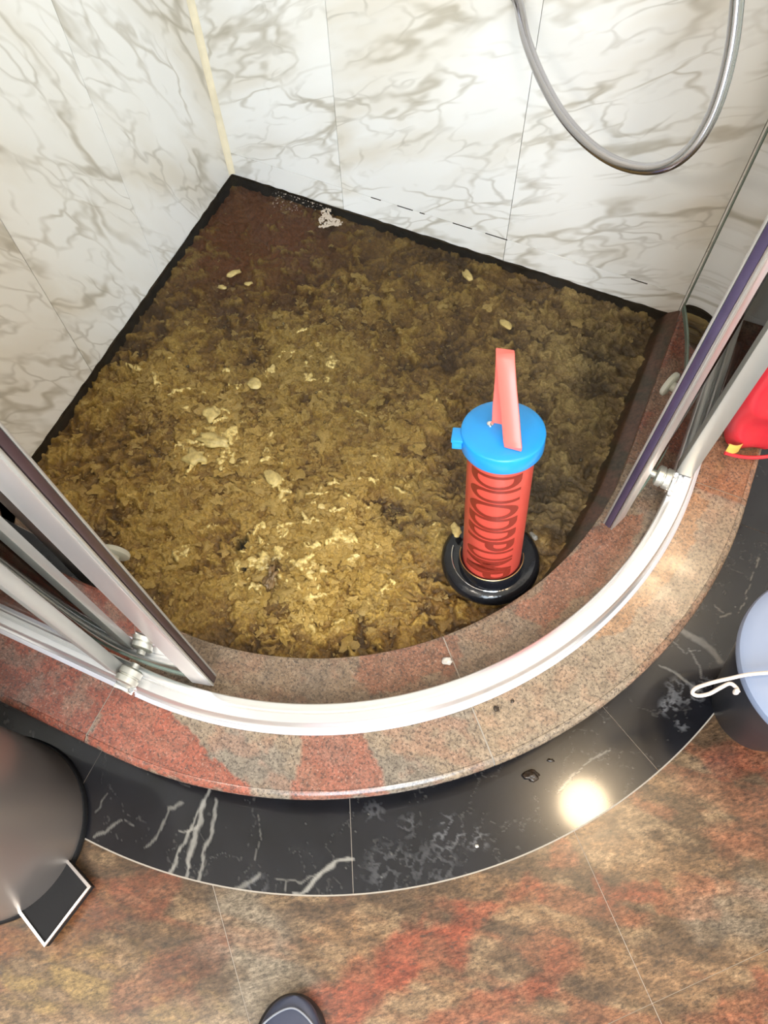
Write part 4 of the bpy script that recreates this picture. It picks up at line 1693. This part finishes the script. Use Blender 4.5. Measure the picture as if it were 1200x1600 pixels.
# pedal: black tread with a bright steel rim
pa = math.atan2(-1.487 - BY, 0.470 - BX)
pq = [at(115, 1353, .030), at(143, 1385, .030), at(70, 1480, .030), at(42, 1443, .030)]
P2 = [Vector((x, y, 0.026)) for x, y in pq]
P2[0] = P2[0] + (P2[0] - P2[1]) * 0.9
P2[3] = P2[3] + (P2[3] - P2[2]) * 0.9


def prism(name, pts, z0, z1, mat, parent, bev=0.0):
    bm = bmesh.new()
    b = [bm.verts.new((p[0], p[1], z0)) for p in pts]
    t = [bm.verts.new((p[0], p[1], z1)) for p in pts]
    n = len(pts)
    bm.faces.new(b[::-1])
    bm.faces.new(t)
    for i in range(n):
        bm.faces.new((b[i], b[(i + 1) % n], t[(i + 1) % n], t[i]))
    if bev:
        bmesh.ops.bevel(bm, geom=list(bm.edges), offset=bev, segments=2, affect='EDGES')
    o = frombm(name, bm, mat, None, True, 40)
    return keep(o, parent)


pd = prism('pedal', [(p.x, p.y) for p in P2], 0.012, 0.0285, M['black_plastic'], bn, 0.001)
rim = [P2[0], P2[1], P2[2], P2[3]]
tube_o = None
V = []
Fc = []
ctr = sum(rim, Vector()) / 4
inn = [p + (ctr - p).normalized() * 0.0062 for p in rim]
for i in range(4):
    for p in (rim[i], inn[i]):
        V.append((p.x, p.y, 0.0285))
        V.append((p.x, p.y, 0.0325))
for i in range(3):
    a, b = i * 4, (i + 1) * 4
    Fc += [(a + 1, b + 1, b + 3, a + 3), (a, b, b + 1, a + 1), (a + 2, a + 3, b + 3, b + 2), (a, a + 2, b + 2, b)]
keep(raw('pedal_rim', V, Fc, M['chrome'], None, False), bn)

# ------------------------------------------------------------------ tub with lid and cord at the right edge
BKX, BKY = 1.436, -0.705
bk = empty('tub', (BKX, BKY, 0.001), 'dark round tub with a grey-blue lid on the floor at the right edge', 'tub')
FRK = Matrix.Translation((BKX, BKY, 0.001))
keep(lathe('tub_body', [(0, 0), (0.076, 0), (0.080, 0.004), (0.132, 0.285), (0.132, 0.292), (0.120, 0.292), (0, 0.285)], M['bucket_body'], None, 96, FRK), bk)
lid = keep(lathe('lid', [(0.1335, 0.280), (0.137, 0.281), (0.138, 0.290), (0.136, 0.296), (0.130, 0.299), (0.118, 0.3005), (0.080, 0.306), (0, 0.310)], M['bucket_lid'], None, 96, FRK), bk)
bm = bmesh.new()
bm_box(bm, (1.372, -0.655, 0.3055), (0.003, 0.075, 0.003), 0.0008, Matrix.Rotation(0, 3, 'Z'))
keep(frombm('lid_rib', bm, M['bucket_lid']), lid)


def p3(px, py, z):
    x, y = at(px, py, z)
    return (x, y, z)


cpts = [p3(1268, 1050, .315), p3(1230, 1049, .320), p3(1200, 1051, .318), p3(1168, 1054, .312), p3(1140, 1060, .311), p3(1118, 1065, .308), p3(1098, 1071, .302), p3(1086, 1076, .298),
        p3(1082, 1083, .296), p3(1091, 1087, .297), p3(1108, 1084, .302), p3(1125, 1075, .306), p3(1140, 1068, .305), p3(1150, 1074, .302), p3(1154, 1082, .300)]
cr = empty('cord', p3(1140, 1060, .311), 'cream looped cord lying over the grey-blue tub lid', 'cord')
keep(tube('cord_strand', cpts, 0.0029, M['cord'], None, 10, False, 8), cr)
kn_ = lathe('knot', [(0, -0.006), (0.0035, -0.005), (0.0045, 0), (0.0035, 0.005), (0, 0.006)], M['cord'], None, 14, Matrix.Translation(p3(1150, 1081, .302)))
keep(kn_, cr)

# ------------------------------------------------------------------ red foil bag leaning at the right end of the kerb
def foil_bag():
    root = empty('foil_bag', (1.285, -0.265, 0.15), 'crumpled shiny red bag standing on the right end of the kerb', 'bag')
    nu, nv = 64, 40
    V = []
    Fc = []
    Hh = 0.42
    for j in range(nv + 1):
        t = j / nv
        hw = 0.080 * (0.86 + 0.35 * math.sin(min(1, t * 1.15) * math.pi * 0.62))
        dp = 0.048 * (math.sin(math.pi * min(1, 0.28 + t * 0.75)) ** 0.8) + 0.003
        for i in range(nu):
            a = 2 * math.pi * i / nu
            ca, sa = math.cos(a), math.sin(a)
            e = 0.62
            lx = hw * math.copysign(abs(ca) ** e, ca)
            ly = dp * math.copysign(abs(sa) ** e, sa)
            lz = Hh * t
            k = 0.010 * math.sin(9 * lx / 0.1 + 13 * lz) * (0.3 + t * 0.7) + 0.006 * math.sin(25 * lz + 31 * lx + 2 * sa)
            k += 0.012 * abs(math.sin(7 * lz / 0.2 + lx * 22)) * math.sin(a)
            ly += k * (1 if sa > 0 else -1) * abs(sa)
            lx += 0.006 * math.sin(17 * lz + 3) * abs(ca)
            if t < 0.10:
                ly *= 0.75 + 2.5 * t
            V.append(Vector((lx, ly, lz)))
    for j in range(nv):
        for i in range(nu):
            i2 = (i + 1) % nu
            Fc.append((j * nu + i, j * nu + i2, (j + 1) * nu + i2, (j + 1) * nu + i))
    Fc.append(tuple(range(nu))[::-1])
    Fc.append(tuple(nv * nu + i for i in range(nu)))
    # standing on its gusset, turned with its broad side to the room
    mt = Matrix.Translation((1.282, -0.262, 0.1512)) @ Matrix.Rotation(math.radians(24), 4, 'Z') @ Matrix.Rotation(math.radians(-6), 4, 'X')
    V = [mt @ v for v in V]
    zmin = min(v.z for v in V)
    V = [v + Vector((0, 0, 0.1508 - zmin)) for v in V]
    keep(raw('pouch', V, Fc, M['bag'], None, True, None, 70), root)
    # folded bottom seam and the gold print at its corner
    seam = [mt @ Vector((lx, -0.040 - 0.010 * math.cos(lx * 18), 0.010 + 0.006 * math.sin(lx * 40))) for lx in np.linspace(-0.080, 0.075, 12)]
    seam = [v + Vector((0, 0, 0.1508 - zmin)) for v in seam]
    keep(tube('bottom_fold', seam, 0.0035, M['bag'], None, 8, False, 4), root)
    gp_ = []
    for j in range(5):
        for i in range(5):
            lx = -0.079 + 0.024 * i / 4
            lz = 0.010 + 0.026 * j / 4
            gp_.append(mt @ Vector((lx, -0.0395 - 0.004 * math.sin(i * 0.8), lz)) + Vector((0, 0, 0.1508 - zmin)))
    gf = [(j * 5 + i, j * 5 + i + 1, j * 5 + 6 + i, j * 5 + 5 + i) for j in range(4) for i in range(4)]
    keep(raw('gold_print', gp_, gf, M['gold'], None, True, None, 180), root)
    return root


foil_bag()

# ------------------------------------------------------------------ toe of a shoe at the bottom edge
SX, SY = at(463, 1554, 0.02)
sh = empty('shoe', (SX, SY - 0.13, 0.0005), 'dark blue-black rubber shoe, only its toe showing at the bottom edge', 'shoe')


def shoe():
    # length runs from the toe away from the shower
    L = 0.285
    dirv = Vector((0.30, -0.954, 0)).normalized()
    toe = Vector((SX, SY, 0.0005))
    sdv = Vector((dirv.y, -dirv.x, 0))
    def half(t):
        return 0.054 * (max(0.0, 1 - (1 - min(1, t / 0.24 + 0.004)) ** 2.0) ** 0.5) * (1 - 0.28 * sstep(0.35, 0.65, t) + 0.08 * sstep(0.7, 0.9, t)) * (1 - 0.9 * sstep(0.93, 1.0, t) ** 3)
    def build(name, mat, zf, wf, nrow=26, ncol=16, z0=0.0):
        V = []
        Fc = []
        for i in range(nrow + 1):
            t = (i / nrow) ** 1.7
            h = zf(t)
            hw_ = max(0.002, half(t) * wf)
            for k in range(ncol + 1):
                a = math.pi * k / ncol
                lx = hw_ * math.copysign(abs(math.cos(a)) ** 0.7, math.cos(a))
                lz = z0 + (h - z0) * math.sin(a) ** 0.6
                V.append(toe + dirv * (L * t) + sdv * lx + Vector((0, 0, lz)))
        m = ncol + 1
        for i in range(nrow):
            for k in range(ncol):
                Fc.append((i * m + k, i * m + k + 1, (i + 1) * m + k + 1, (i + 1) * m + k))
            Fc.append((i * m, (i + 1) * m, (i + 1) * m + ncol, i * m + ncol))
        Fc.append(tuple(range(m)))
        Fc.append(tuple(nrow * m + k for k in range(m))[::-1])
        keep(raw(name, V, Fc, mat, None, True, None, 50), sh)
    build('sole', M['shoe_sole'], lambda t: 0.026, 1.06)
    build('upper', M['shoe_upper'], lambda t: 0.030 + 0.028 * math.sin(min(1, t * 2.2 + 0.12) * math.pi / 2) + 0.045 * float(sstep(0.30, 0.62, t)), 0.93, z0=0.024)
    pts = []
    for k in range(15):
        a = math.radians(-70 + 140 * k / 14)
        t = 0.055 + 0.20 * (1 - math.cos(a))
        pts.append(toe + dirv * (L * t) + sdv * (half(t) * 0.97 * math.sin(a) * 1.02) + Vector((0, 0, 0.044)))
    keep(tube('welt', pts, 0.0016, plain('grey_welt', (0.22, 0.23, 0.26), 0.4), None, 6, False, 3), sh)


shoe()
